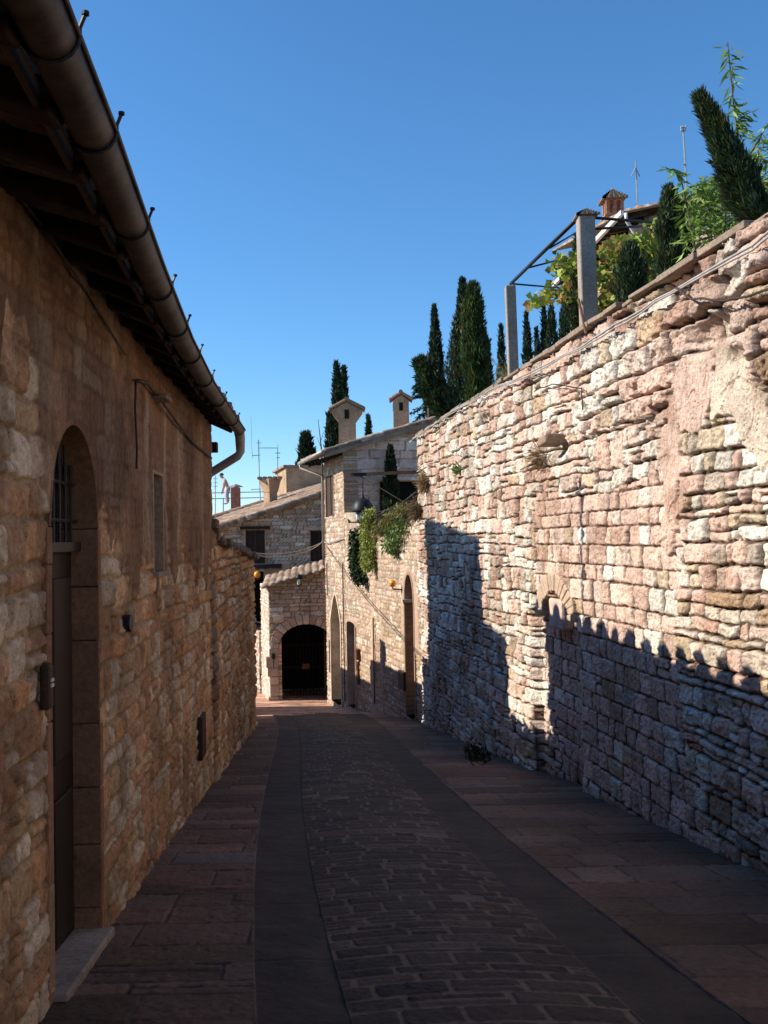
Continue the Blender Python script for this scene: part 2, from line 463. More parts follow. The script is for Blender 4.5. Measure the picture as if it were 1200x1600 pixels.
TILES = [(.30, .19, .125), (.24, .165, .12), (.36, .25, .175), (.20, .15, .115), (.33, .22, .15), (.40, .31, .23)]
def tile_roof(name, P0, U, V, ul, vl, parent, sp=.22, row=.36, amp=.055, du=.03, dv=.06, thick=.05, seed=3, mat=None):
    P0 = np.array(P0, float); U = np.array(U, float); U /= np.linalg.norm(U); V = np.array(V, float); V /= np.linalg.norm(V)
    Nn = np.cross(U, V); Nn /= np.linalg.norm(Nn)
    if Nn[2] < 0: Nn = -Nn
    nu = max(8, int(ul/du)); nv = max(4, int(vl/dv))
    u = np.linspace(0, ul, nu); v = np.linspace(0, vl, nv)
    UU, VV = np.meshgrid(u, v, indexing='ij')
    ci = np.floor(UU/sp); x = UU/sp-ci
    vj = VV+(hash01(ci, seed)-.5)*.12
    ri = np.floor(vj/row); y = vj/row-ri
    tid = (ci*1013+ri).astype(np.int64)
    h = amp*np.sqrt(np.clip(1-((x-.5)/.42)**2, 0, 1))
    h += (1-y)*.028*(.6+.8*hash01(tid, seed+1))+(hash01(tid, seed+2)-.5)*.014+(fbm(UU*.5, VV*.5, seed+3)-.5)*.09
    c = pick(hash01(tid, seed+4), TILES)*(1+.3*(hash01(tid, seed+5)-.5))[..., None]
    c = c*np.where(h < .02, .6, 1.)[..., None]*(.75+.5*fbm(UU*.7, VV*.7, seed+6))[..., None]
    P = P0+UU[..., None]*U+VV[..., None]*V+h[..., None]*Nn
    lowr = P0+UU[..., None]*U+VV[..., None]*V-thick*Nn
    # close the sides with a lower sheet
    V1 = P.reshape(-1, 3); V2 = lowr.reshape(-1, 3); k = len(V1)
    i, j = np.meshgrid(np.arange(nu-1), np.arange(nv-1), indexing='ij')
    q = np.stack([i*nv+j, (i+1)*nv+j, (i+1)*nv+j+1, i*nv+j+1], -1).reshape(-1, 4)
    side = []
    for a in range(nu-1):
        side.append((a*nv, k+a*nv, k+(a+1)*nv, (a+1)*nv)); side.append((a*nv+nv-1, (a+1)*nv+nv-1, k+(a+1)*nv+nv-1, k+a*nv+nv-1))
    for b in range(nv-1):
        side.append((b, b+1, k+b+1, k+b)); e = (nu-1)*nv; side.append((e+b, k+e+b, k+e+b+1, e+b+1))
    side.append((k, k+nv-1, k+(nu-1)*nv+nv-1, k+(nu-1)*nv))
    Q = np.concatenate([q, np.array(side)])
    return np_mesh(name, np.concatenate([V1, V2]), Q, mat or M_TILE, parent, np.concatenate([c.reshape(-1, 3)]*2), smooth=False)

# ------------------------------------------------------------------ foliage
def leaf_mesh(name, C, D, ln, wd, col, parent=None, seed=1, fold=.25):
    rng = np.random.default_rng(seed)
    n = len(C); D = D/np.linalg.norm(D, axis=1, keepdims=True)
    R = rng.normal(0, 1, (n, 3)); X = np.cross(D, R); X /= np.linalg.norm(X, axis=1, keepdims=True)
    Nn = np.cross(X, D)
    ln = (np.ones(n)*ln*rng.uniform(.65, 1.3, n))[:, None]; wd = (np.ones(n)*wd*rng.uniform(.7, 1.3, n))[:, None]
    a = C; b_ = C+D*ln*.5+X*wd*.5+Nn*wd*fold; c = C+D*ln; d = C+D*ln*.5-X*wd*.5+Nn*wd*fold
    V = np.stack([a, b_, c, d], 1).reshape(-1, 3)
    Q = np.arange(4*n).reshape(n, 4)
    return np_mesh(name, V, Q, M_LEAF, parent, np.repeat(col, 4, 0), smooth=False)

CYP = [(.018, .036, .016), (.024, .046, .020), (.030, .058, .022), (.014, .028, .014)]
def green(n, pal, rng, clump=None, j=.35):
    k = rng.integers(0, len(pal), n); c = np.array(pal)[k]*(1+j*(rng.random(n)-.5)*2)[:, None]
    if clump is not None: c = c*clump[:, None]
    return c

def cypress(label, base, top, r, n, ll, lw, seed, name='cypress_tree', cat='tree', group=None, pal=CYP, widest=.3, taper=.75, lobes=.35, trunk=True):
    """spindle crown of leaf sprays round a tapered trunk; base and top may lean"""
    base = np.array(base, float); top = np.array(top, float)
    rng = np.random.default_rng(seed)
    t = thing(name, label, cat, base, group)
    ax = top-base; H = np.linalg.norm(ax)
    if trunk:
        mb = MB(); mb.tube([base-(0, 0, .3), base+ax*.3, base+ax*.85], [max(.03, r*.16), max(.02, r*.1), .01], 7); mb.build('trunk', M_BARK, t, True)
    h = rng.random(n)**1.1*(1-ll*.8/H)
    prof = np.minimum(1, .45+h/widest*.55)*np.minimum(1, np.clip((1-h)/(1-widest), 0, 1)**taper)
    an = rng.uniform(0, 2*math.pi, n)
    lob = 1-lobes+2*lobes*fbm(an*1.6, h*H/max(r, .1)*.9, seed, 2)
    rad = r*prof*lob*np.sqrt(rng.uniform(.2, 1, n))*np.where(rng.random(n) < .10, 1.22, 1)
    e1 = np.cross(ax/H, (0, 1, .01)); e1 /= np.linalg.norm(e1); e2 = np.cross(ax/H, e1)
    out = np.cos(an)[:, None]*e1+np.sin(an)[:, None]*e2
    C = base+ax*(h*.97+.02)[:, None]+out*rad[:, None]
    D = out*.5*(1-h)[:, None]+(ax/H)*1.0+rng.normal(0, .28, (n, 3))
    q1, q2 = an*1.5+7, h*H/max(r, .05)*1.3
    D = D+.55*np.stack([fbm(q1, q2, seed+11, 2)-.5, fbm(q1, q2, seed+12, 2)-.5, .6*(fbm(q1, q2, seed+13, 2)-.5)], -1)*2
    cl = .5+1.0*fbm(an*2.2, h*H*1.6/max(r, .1), seed+5, 2)
    gc = green(n, pal, rng, cl); br = fbm(an*3+20, h*H*3/max(r, .1), seed+6, 2) > .70; gc[br] = gc[br]*np.array((1.7, .95, .8))
    leaf_mesh('crown', C, D, ll, lw, gc, t, seed)
    return t
# ------------------------------------------------------------------ main lines of the lane
LW = Wall((-1.2075, 0), (-.075, 1))                 # face of the house on the left
RW = Wall((3.45, 0), (-.139, 1), flip=True)         # long retaining wall on the right
FC = Wall((.62, 20.8), (-.26, .966), flip=True)     # facade of the terraced house
def lx(Y): return -1.2075-.075*Y
def rx(Y): return 3.45-.139*Y

def lane_line(pix):
    P = np.array([ground_hit(*p)[:2] for p in pix]); P = P[np.argsort(P[:, 1])]
    K = np.polyfit(P[:, 1], P[:, 0], 3); s0 = np.polyval(np.polyder(K), P[0, 1])
    def f(Y):
        Y = np.asarray(Y, float); y0, y1 = P[0, 1], P[-1, 1]
        r = np.polyval(K, np.clip(Y, y0, y1))
        return np.where(Y < y0, np.polyval(K, y0)+s0*(Y-y0), r)
    return f
LL = lane_line([(397, 1597), (400, 1475), (404, 1350), (412, 1250), (424, 1180), (435, 1145), (434, 1126), (424, 1116)])
LR = lane_line([(540, 1595), (515, 1475), (492, 1365), (476, 1280), (467, 1215), (470, 1165), (467, 1135), (452, 1118)])
RL = lane_line([(998, 1597), (910, 1505), (817, 1405), (718, 1306), (657, 1250), (603, 1190), (563, 1140), (532, 1116)])
RR = lane_line([(1157, 1597), (987, 1462), (860, 1363), (747, 1264), (683, 1223), (633, 1170), (592, 1128), (563, 1113)])

def strip(name, fa, fb, ys, nt, rel, mat, drop=0., crown=0.):
    t = np.linspace(0, 1, nt)
    A = fa(ys); B = fb(ys)
    T, Y = np.meshgrid(t, ys, indexing='ij')
    X = A[None]*(1-T)+B[None]*T
    wid = (B-A)[None]*T
    h, c = rel(wid, Y, T)
    Z = G(Y)+h+drop+crown*(1-(2*T-1)**2)
    Z[0] -= .03; Z[-1] -= .03
    V = np.stack([X, Y, Z], -1).reshape(-1, 3); n = len(ys)
    i, j = np.meshgrid(np.arange(nt-1), np.arange(n-1), indexing='ij')
    q = np.stack([i*n+j, (i+1)*n+j, (i+1)*n+j+1, i*n+j+1], -1).reshape(-1, 4)
    return structure(np_mesh(name, V, q, mat, None, c.reshape(-1, 3), smooth=True))

YS = np.concatenate([np.arange(-3, 3.4, .08), grow(3.4, 24.0, .0026)])
DGREY = [(.034, .023, .016), (.026, .018, .013), (.046, .031, .020), (.038, .023, .015), (.060, .042, .028)]
MAUVE = [(.118, .060, .038), (.098, .055, .036), (.135, .076, .050), (.118, .066, .036), (.150, .092, .063)]
STRIPC = [(.038, .028, .020), (.033, .025, .019), (.042, .030, .021)]
def rel_cobble(u, v, T):
    h, p, s = stone_relief(u, v, 11, depth=.007, rough=.004, rh=.15, rj=.28, sw=.29, sj=.3, gap=.016, gu=.020, rc=.02, edge=.016, warp=.012, wf=2, split=.12)
    c = stone_color(s, p, 11, [(.93, DGREY), (.07, [(.10, .08, .062)])], (.13, .088, .058), .35)
    e = sstep(.012, .0, np.minimum(T, 1-T))[..., None]
    return h, c*(1-e)+np.array((.12, .10, .078))*e
def rel_strip(u, v, T):
    r = np.floor(v/1.05+.3); j = np.abs(v/1.05+.3-r-.5) > .488
    c = pick(hash01(r, 5), STRIPC)*(.75+.5*hash01(r, 6))[..., None]*(.35+1.3*fbm(u*5, v*3.0, 7, 5))[..., None]*np.array((1.05, .97, .86))
    c = np.where(j[..., None], np.array((.08, .064, .05)), c)
    e = sstep(.115, .085, np.minimum(T, 1-T))[..., None]
    return (fbm(u*7, v*7, 8, 4)-.5)*.016-.006*j, c*(1-e)+np.array((.09, .073, .058))*e
def rel_pave(seed):
    def f(u, v, T):
        h, p, s = stone_relief(u, v, seed, depth=.008, rough=.004, rh=.32, rj=.5, sw=.62, sj=.35, gap=.010, rc=.02, edge=.015, warp=.012, wf=1.2, split=.1)
        c = stone_color(s, p, seed, [(.96, MAUVE), (.04, [(.13, .10, .085)])], (.050, .033, .024), .30)
        c = c*(.7+.6*fbm(u*1.1, v*.9, seed+3))[..., None]*(1+2.6*sstep(21, 24, v))[..., None]  # sunlight put into the colour: paving turns paler towards the end of the lane
        return h, c
    return f
strip('road', LR, RL, YS, 260, rel_cobble, M_PAVE, 0, .035)
strip('drain_channel', lambda Y: LL(Y)-.05, lambda Y: LR(Y)+.05, YS, 90, rel_strip, M_PAVE, -.006)
strip('drain_channel', lambda Y: RL(Y)-.05, lambda Y: RR(Y)+.05, YS, 90, rel_strip, M_PAVE, -.006)
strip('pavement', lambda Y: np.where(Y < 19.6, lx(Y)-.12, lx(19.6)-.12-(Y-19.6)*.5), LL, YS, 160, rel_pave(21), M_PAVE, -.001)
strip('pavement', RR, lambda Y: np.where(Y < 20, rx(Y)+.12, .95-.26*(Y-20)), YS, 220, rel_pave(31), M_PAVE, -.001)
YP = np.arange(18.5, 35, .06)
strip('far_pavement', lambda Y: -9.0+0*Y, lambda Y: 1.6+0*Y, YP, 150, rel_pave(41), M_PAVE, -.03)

# the ground sheet to the horizon, the hill behind the gardens, the garden behind the wall
gx = np.concatenate([[-900, -400, -150, -60, -30], np.arange(-20, 21, 2), [30, 60, 150, 400, 900]])
gy = np.concatenate([[-300, -100, -30], np.arange(-12, 64, 2), [80, 120, 200, 400, 900]])
X, Y = np.meshgrid(gx, gy, indexing='ij')
Z = G(Y)-.25+np.where(X < -10, (X+10)*.05, 0)
Z = np.maximum(Z, -40)
n = len(gy); i, j = np.meshgrid(np.arange(len(gx)-1), np.arange(n-1), indexing='ij')
gq = np.stack([i*n+j, (i+1)*n+j, (i+1)*n+j+1, i*n+j+1], -1).reshape(-1, 4)
structure(np_mesh('ground', np.stack([X, Y, Z], -1).reshape(-1, 3), gq, M_SOIL))
hx = np.concatenate([np.arange(-6, 60, 1.5), [80, 120, 200, 300]]); hy = np.concatenate([np.arange(40, 110, 2.), [130, 180, 260, 400]])
def hill_z(X, Y):
    r = sstep(40, 62, Y)
    return G(40)-.6+r*(9.4+np.clip(X, 0, 60)*.16*sstep(2, 20, X)-np.clip(4-X, 0, 10)*.35)+np.clip(Y-62, 0, 200)*.02
X, Y = np.meshgrid(hx, hy, indexing='ij')
n = len(hy); i, j = np.meshgrid(np.arange(len(hx)-1), np.arange(n-1), indexing='ij')
hq = np.stack([i*n+j, (i+1)*n+j, (i+1)*n+j+1, i*n+j+1], -1).reshape(-1, 4)
structure(np_mesh('hill', np.stack([X, Y, hill_z(X, Y)], -1).reshape(-1, 3), hq, M_HILL))
def garden_z(X, Y): return 1.86+.12*np.clip(X-rx(Y), 0, 6)
gy2 = np.arange(-6, 19.3, .8); d = np.array([.42, 1, 2, 3.5, 5, 7, 10, 16, 30])
D_, Y = np.meshgrid(d, gy2, indexing='ij'); X = rx(Y)+D_
n = len(gy2); i, j = np.meshgrid(np.arange(len(d)-1), np.arange(n-1), indexing='ij')
q = np.stack([i*n+j, (i+1)*n+j, (i+1)*n+j+1, i*n+j+1], -1).reshape(-1, 4)
structure(np_mesh('garden_ground', np.stack([X, Y, garden_z(X, Y)+(vnoise(X*2, Y*2, 3)-.5)*.1], -1).reshape(-1, 3), q, M_SOIL))

# ------------------------------------------------------------------ retaining wall on the right
TOPR = 2.05
rus = np.concatenate([np.arange(-6, 5.6, .10), grow(5.6, 19.72, .0016)])
plast = [[(1075, 553), (1100, 537), (1125, 534), (1131, 569), (1118, 647), (1100, 675), (1075, 681), (1056, 650), (1066, 600)],
         [(1050, 650), (1062, 640), (1075, 687), (1075, 740), (1072, 787), (1069, 837), (1064, 860), (1052, 880), (1044, 837), (1044, 725)],
         [(1131, 527), (1150, 520), (1183, 594), (1215, 610), (1215, 740), (1172, 709), (1162, 687), (1144, 653), (1128, 647)]]
plast = [[RW.hit(*p) for p in P] for P in plast]
dents = [(1113, 520, .30, .13, .16), (1065, 452, .40, .12, .12), (1150, 440, .2, .08, .08), (800, 640, .3, .1, .08), (880, 700, .25, .1, .1), (1165, 555, .12, .08, .08), (985, 500, .2, .07, .07), (760, 660, .4, .1, .07)]
def rel_right(u, v):
    Yw = u/1.0096
    wob = (fbm(u*.9, v*.9, 60)-.5)*1.6
    # two broad kinds: squared pink blocks low in the middle, rubble elsewhere, thin slabs nearest
    hA, pA, sA = stone_relief(u, v, 71, depth=.056, rough=.016, rh=.165, rj=.45, sw=.27, sj=.45, gap=.012, gu=.022, rc=.022, edge=.02, warp=.06, wf=1.3, split=.24)
    hB, pB, sB = stone_relief(u, v, 72, depth=.032, rough=.011, rh=.18, rj=.2, sw=.25, sj=.3, gap=.010, gu=.026, rc=.02, edge=.018, warp=.016, split=.03)
    hC, pC, sC = stone_relief(u, v, 73, depth=.05, rough=.016, rh=.125, rj=.55, sw=.22, sj=.5, gap=.012, gu=.020, rc=.025, edge=.02, warp=.045, split=.08)
    hD, pD, sD = stone_relief(u, v, 74, depth=.085, rough=.024, rh=.24, rj=.4, sw=.28, sj=.45, gap=.016, gu=.026, rc=.03, edge=.028, warp=.07, split=.25)
    hE, pE, sE = stone_relief(u, v, 75, depth=.05, rough=.016, rh=.225, rj=.4, sw=.26, sj=.45, gap=.014, gu=.024, rc=.025, edge=.022, warp=.06, split=.4)
    mE = fbm(u*1.1, v*1.7, 76, 2) > .54
    hA = np.where(mE, hE, hA); pA = np.where(mE, pE, pA); sA = np.where(mE, sE+5000011, sA)
    cA = stone_color(sA, pA, 71, [(.46, PINK), (.40, WHITE), (.14, TAN)], (.095, .064, .045))
    cB = stone_color(sB, pB, 72, [(.86, PINK), (.08, WHITE), (.06, TAN)], (.11, .07, .05))
    cC = stone_color(sC, pC, 73, [(.38, PINK), (.40, WHITE), (.22, TAN)], (.11, .078, .055))
    cD = stone_color(sD, pD, 74, [(.62, PINK), (.26, WHITE), (.12, TAN)], (.11, .073, .052))
    mB = (Yw+wob*.5 > 7.55) & (Yw+wob < 11.2) & (v+wob*.25 < .45)
    mC = (Yw+wob*.5 <= 7.55) & (v+wob*.2 < .95)
    mD = (Yw+wob < 9.6) & (v+wob*.2 > .95) & (v < 1.85)
    h = np.where(mB, hB, np.where(mC, hC, np.where(mD, hD, hA)))
    c = np.where(mB[..., None], cB, np.where(mC[..., None], cC, np.where(mD[..., None], cD, cA)))
    # remains of plaster
    for k, P in enumerate(plast):
        uu = u+(fbm(u*5, v*5, 90+k, 4)-.5)*.26; vv = v+(fbm(u*5+5, v*5, 93+k, 4)-.5)*.22
        m = in_poly(uu, vv, P)
        m = m.astype(float)
        for _ in range(1):
            m[1:-1, 1:-1] = (m[:-2, 1:-1]+m[2:, 1:-1]+m[1:-1, :-2]+m[1:-1, 2:]+m[1:-1, 1:-1])/5
        ph = .040+.030*fbm(u*3, v*2, 96)+.03*(fbm(u*11, v*8, 97, 4)-.5)
        ph -= .02*(np.abs(fbm(u*4+v*1.2, v*1.2, 98)-.5) < .010)-.012*(np.abs(fbm(u*2.2-v, v*2.5, 95)-.5) < .012)
        h = h*(1-m)+ph*m
        pc = np.array((.64, .46, .37) if k < 2 else (.64, .53, .42))*(.62+.62*fbm(u*3, v*2.2, 99, 4))[..., None]
        c = c*(1-m[..., None])+pc*m[..., None]
    for px, py, ru, rv, dp in dents:
        cu, cv = RW.hit(px, py)
        g = np.exp(-(((u-cu)/ru)**2+((v-cv)/rv)**2)**2)
        h = h-dp*g
    # walled-up doorway: a shallow recess under a small arch
    u0, u1 = RW.hit(905, 1000)[0], RW.hit(834, 1000)[0]
    zt = RW.hit(870, 935)[1]
    rc = (sstep(u0-.06, u0+.03, u)*(u < u1)*sstep(zt+.03, zt-.03, v))
    h = h-.13*rc
    h = h+.05*(fbm(u*.35, v*.35, 100)-.5)
    h = h+.10*sstep(18.6, 19.8, u)*0
    gr = sstep(.52, .68, fbm(u*1.4, v*1.9, 102, 4))*.38+.3*sstep(.5, 0, TOPR-v)*fbm(u*3, v*1.2, 103)
    c = c*(1-gr[..., None]*np.array((.75, .9, 1.0)))
    return h, c*(.82+.36*fbm(u*.8, v*.8, 101))[..., None]
rwall = thing('retaining_wall', 'tall sunlit rough wall of pink and white stones along the right of the lane', 'wall', RW.pt(9, G(9)))
wall_mesh('masonry', RW, rus, 640, lambda u: G(u/1.0096)-.3, lambda u: TOPR+.02*np.sin(u*1.3)+.0*u, rel_right, M_STONE, rwall, thick=.5)
# coping slabs
rng = np.random.default_rng(5)
u = -6.0; k = 0; mb = MB()
while u < 19.7:
    L_ = rng.uniform(.22, .75); L_ = min(L_, 19.75-u)
    if L_ > .08:
        mb.cur = (1, 1, 1)
        z = TOPR+.032+rng.uniform(-.012, .012); f = .06+rng.uniform(-.04, .04)
        mb.obox(RW.pt(u+L_/2, z, f/2-.27), RW.D3*(L_/2-.006)+np.array((0, 0, rng.uniform(-.008, .008))), RW.N3*(.28+f/2), (0, 0, .024+rng.uniform(-.007, .008)))
    u += L_
mb.build('coping', M_COPING, rwall, bevel=.008)
# the small stone arch over the walled-up doorway
uc, zc = RW.hit(872, 962)
mb = MB(); nA = 17
for k in range(nA):
    a0 = math.pi*k/nA; a1 = math.pi*(k+1)/nA-.006
    P = [(.70*math.cos(a0), .50*math.sin(a0)), (.70*math.cos(a1), .50*math.sin(a1)), (.42*math.cos(a1), .30*math.sin(a1)), (.42*math.cos(a0), .30*math.sin(a0))]
    e = rng.uniform(-.012, .012); g = rng.uniform(.9, 1.08)
    mb.cur = (.46*g, .345*g, .25*g)
    mb.prism([RW.pt(uc+x, zc+y-.02, .06+e) for x, y in P], -RW.N3*.3)
mb.build('blocked_arch', M_JAMB, rwall, bevel=.012)
mb = MB(); mb.cur = (.56, .43, .36); mb.obox(RW.pt(uc+.02, zc+.02, -.06), RW.D3*.24, RW.N3*.09, (0, 0, .17)); mb.build('fill_stone', M_JAMB, rwall, bevel=.03)
# one block left sticking out high in the wall
mb = MB(); p = RW.hit(880, 688); mb.cur = (.27, .20, .14)
mb.obox(RW.pt(p[0], p[1], .13), RW.D3*.15+np.array((0, 0, -.015)), RW.N3*.12, (0, 0, .05)); mb.build('projecting_stone', M_JAMB, rwall, bevel=.025)

def wall_cable(W, pix, r, off, name, label, mat, sag=.012, seed=2, cat='cable', extra=0):
    rng = np.random.default_rng(seed)
    P = [W.hit(*p) for p in pix]; pts = []
    for (a, b), (c, d) in zip(P[:-1], P[1:]):
        n = max(3, int(abs(c-a)/.25))
        for k in range(n): pts.append(W.pt(a+(c-a)*k/n, b+(d-b)*k/n+rng.uniform(-1, 1)*sag, off+rng.uniform(-.008, .008)))
    pts.append(W.pt(P[-1][0], P[-1][1], off))
    mb = MB(); mb.tube(pts, r, 6)
    if extra: mb.tube([np.array(p)+(0, 0, -extra*(1+.4*math.sin(i*.7))) for i, p in enumerate(pts)], r*.8, 6)
    o = mb.build(name, mat, None, True)
    return tag(o, label, cat)
wall_cable(RW, [(1330, 290), (1200, 382), (1100, 440), (1000, 497), (925, 541), (850, 580), (780, 609), (700, 653), (648, 690)], .010, .115, 'electric_cable',
           'long grey twin cable strung along the top of the sunlit rough wall', M_CABLE, extra=.022)
wall_cable(RW, [(1290, 440), (1200, 462), (1165, 470), (1110, 468), (1085, 450)], .009, .15, 'loose_cable', 'thin dark loose cable sagging under the twin cable near the right edge', M_DCABLE)
wall_cable(RW, [(928, 640), (926, 606), (880, 600), (850, 612)], .007, .12, 'bent_wire', 'thin dark wire bent down over the rough wall beside the concrete posts', M_DCABLE)
o = MB(); a = RW.hit(910, 468); b = RW.hit(934, 522); o.tube([RW.pt(a[0], a[1], .04), RW.pt(b[0], b[1], .12)], .014, 6)
tag(o.build('iron_rod', M_RUST, None), 'short rusty iron rod leaning over the coping at the foot of the nearer post', 'rod')

# ------------------------------------------------------------------ old house on the left
ORA = [(.50, .26, .125), (.55, .31, .155), (.46, .25, .135), (.55, .36, .19), (.48, .29, .17)]
CRM = [(.60, .46, .31), (.64, .51, .36), (.55, .43, .30)]
ZEAVE = 1.42
def rel_left(u, v):
    h, p, s = stone_relief(u, v, 111, depth=.024, rough=.012, rh=.16, rj=.35, sw=.23, sj=.5, gap=.022, rc=.03, edge=.018, warp=.045, split=.2)
    c = stone_color(s, p, 111, [(.66, ORA), (.34, CRM)], (.36, .25, .14), .16)
    c = c*(.72+.5*fbm(u*1.2, v*1.2, 112))[..., None]
    # brown stains low contrast
    st = sstep(.50, .66, fbm(u*3.2, v*2.1, 113, 4))[..., None]
    c = c*(1-.55*st)+np.array((.17, .095, .05))*.55*st
    # remains of brown plaster higher up
    lim = np.interp(u, [3.2, 4.2, 4.4, 5.6, 6.2, 8, 11.4], [.75, .6, .12, .05, -.05, -.25, -.35])
    n = (fbm(u*2.6, v*1.6, 114)-.5)*1.5+(fbm(u*9, v*5, 115)-.5)*.5
    m = sstep(-.025, .025, v-lim+n*.55+(fbm(u*5, v*3, 121)-.5)*.35)
    streak = .5*fbm(u*5, v*.9, 116, 3)+.5*fbm(u*6, v*5, 126, 3)
    pc = np.array((.215, .118, .062))*(.55+.9*streak)[..., None]
    gl = sstep(.57, .72, fbm(u*3.2, v*.35, 117, 3))[..., None]
    pc = pc*(1-.6*gl)+np.array((.34, .235, .145))*.6*gl
    red = sstep(.45, .65, fbm(u*1.3+3, v*.9, 118))[..., None]
    pc = pc*(1-.5*red)+np.array((.23, .10, .055))*.5*red
    for bx in (226, 257, 275):
        cu = LW.hit(bx, 720)[0]+(fbm(v*2+bx, v*0, 127)-.5)*.12; b_ = np.exp(-((u-cu)/(.055+.03*vnoise(v*3, v*0+bx, 128)))**2)*sstep(-.3, .1, v)*sstep(1.35, 1.0, v)*(.7+.5*vnoise(u*20, v*6, 129)).clip(0, 1)
        pc = pc*(1-b_[..., None])+np.array((.42, .30, .19))*b_[..., None]
    dk = sstep(.50, .66, fbm(u*1.5, v*1.3, 130, 4))[..., None]; pc = pc*(1-.45*dk)
    pc = pc*(1-.12*p[..., None])+c*.12*p[..., None]
    c = c*(1-m[..., None])+pc*m[..., None]
    hp = .022+(fbm(u*4, v*3, 119)-.5)*.022+(fbm(u*16, v*10, 131)-.5)*.014+p*.005
    h = h*(1-m)+hp*m
    h = h+.06*(fbm(u*.5, v*.5, 120)-.5)
    k = sstep(.30, .06, np.maximum(np.abs(u-(du0+du1)/2)-(du1-du0)/2, 0))*sstep(DZS+.75, DZS+.5, v)
    h = h*(1-k)+np.minimum(h, .006+h*.15)*k
    return h, c
du0, du1 = LW.uofY(4.41), LW.uofY(5.37)
DZ0 = G(4.9)-.1; DZS = .1
door_out = outline(du0, du1, DZ0, DZS, .5, 16)
wu0, wz1 = LW.hit(235.5, 739); wu1, wz0 = LW.hit(251.5, 891)
win_out = outline(wu0, wu1, wz0, wz1)
lhouse = thing('old_house', 'brown stained stone house in shade on the left with arched doorway and long gutter', 'house', LW.pt(4, G(4)-.1, -2))
us = np.concatenate([np.arange(-6, 3.0, .06), np.linspace(3.0, du0, 130)[:-1], np.linspace(du0, du1, 80)[:-1], grow(du1, LW.uofY(11.4), .0024)])
def hole(P, g=.03):
    c = np.array(P).mean(0); return [tuple(c+(np.array(p)-c)*(1+g)) for p in P]
wall_mesh('stone_wall', LW, us, 470, lambda u: G(u)-.2, lambda u: ZEAVE+.02+0*u, rel_left, M_OLDWALL, lhouse, thick=.45, holes=[hole(door_out, .01), hole(win_out, .01)])
# the other walls close the house
mb = MB(); pA = LW.pt(us[-1], 0, 0); pB = LW.pt(us[-1], 0, -7.5); pC = LW.pt(-6, 0, -7.5); pD = LW.pt(-6, 0, 0)
for a, b in ((LW.pt(us[-1]-.15, -1.2, -.46), LW.pt(us[-1]-.15, -1.2, -7.5)), (LW.pt(us[-1], -1.2, -7.6), LW.pt(-6, -1.2, -7.6)), (LW.pt(-5.9, -1.2, -.46), LW.pt(-5.9, -1.2, -7.5))):
    mb.bar(a, b, .28, 5.2)
mb.build('plain_wall', M_PLASTER, lhouse)
# doorway: dressed jamb blocks, arch surround, door, grille, step
o = reveal('arch_surround', LW, outline(du0, du1, DZS-.02, DZS, .5, 20), .15, M_JAMB, lhouse, ring=.03, proud=.008, cols=(.22, .115, .06))
mb = MB(); rng = np.random.default_rng(8)
for side, uu in ((1, du1), (-1, du0)):
    mb = MB(); z = DZ0-.12
    while z < DZS-.02:
        hh = min(rng.uniform(.26, .48), DZS-.02-z); g = rng.uniform(.9, 1.1)
        mb.cur = (.27*g, .14*g, .078*g) if rng.random() < .75 else (.31*g, .20*g, .12*g)
        e = rng.uniform(-.004, .004)
        w_ = .07 if side > 0 else .09
        mb.obox(LW.pt(uu+side*(w_/2+e), z+hh/2-.003, -.08+rng.uniform(-.003, .003)), LW.D3*w_/2, LW.N3*.092, (0, 0, hh/2-.002))
        z += hh
    mb.build('jamb', M_JAMB, lhouse, bevel=.008)
dp = panel('door', LW, outline(du0-.02, du1+.02, DZ0, DZS-.12), -.14, M_WOOD, lhouse)
mb = MB()
for a, b in ((.06, .48), (.52, .94)):
    for z0, z1 in ((.06, .42), (.48, .94)):
        uu0, uu1 = du0+(du1-du0)*a, du0+(du1-du0)*b; zz0 = DZ0+(DZS-.12-DZ0)*z0; zz1 = DZ0+(DZS-.12-DZ0)*z1
        mb.obox(LW.pt((uu0+uu1)/2, (zz0+zz1)/2, -.136), LW.D3*(uu1-uu0)/2*.9, LW.N3*.016, (0, 0, (zz1-zz0)/2*.94))
mb.build('door_panel', M_WOOD, dp, bevel=.012)
mb = MB(); mb.tube([LW.pt(du0+.12, -.95, -.13), LW.pt(du0+.12, -.95, -.08), LW.pt(du0+.22, -.95, -.08)], .012, 8); mb.build('door_handle', M_IRON, dp, True)
for hz in (-.35, -1.75):
    mb = MB(); mb.obox(LW.pt(du1-.17, hz, -.128), LW.D3*.16, LW.N3*.006, (0, 0, .02)); mb.build('door_hinge', M_RUST, dp)
gr = panel('fanlight', LW, outline(du0, du1, DZS-.12, DZS, .49, 14), -.15, M_GLASS, lhouse, .02)
mb = MB(); mb.bar(LW.pt(du0, DZS-.12, -.115), LW.pt(du1, DZS-.12, -.115), .06, .05)
for k in range(1, 8):
    x = -1+k/4; mb.tube([LW.pt((du0+du1)/2+x*(du1-du0)/2, DZS-.12, -.11), LW.pt((du0+du1)/2+x*(du1-du0)/2, DZS+.49*math.sqrt(max(0, 1-x*x)), -.11)], .008, 6)
for z in (.12, .32):
    w_ = (du1-du0)/2*math.sqrt(1-(max(0, z-DZS)/.5)**2); mb.tube([LW.pt((du0+du1)/2-w_, z, -.11), LW.pt((du0+du1)/2+w_, z, -.11)], .01, 6)
mb.build('iron_grille', M_IRON, gr)
mb = MB(); mb.cur = (.33, .27, .21); mb.obox(LW.pt((du0+du1)/2, G(4.9)-.005, -.04), LW.D3*((du1-du0)/2+.03)+np.array((0, 0, -.052)), LW.N3*.115, (0, 0, .05)); mb.build('doorstep', M_JAMB, lhouse, bevel=.012)
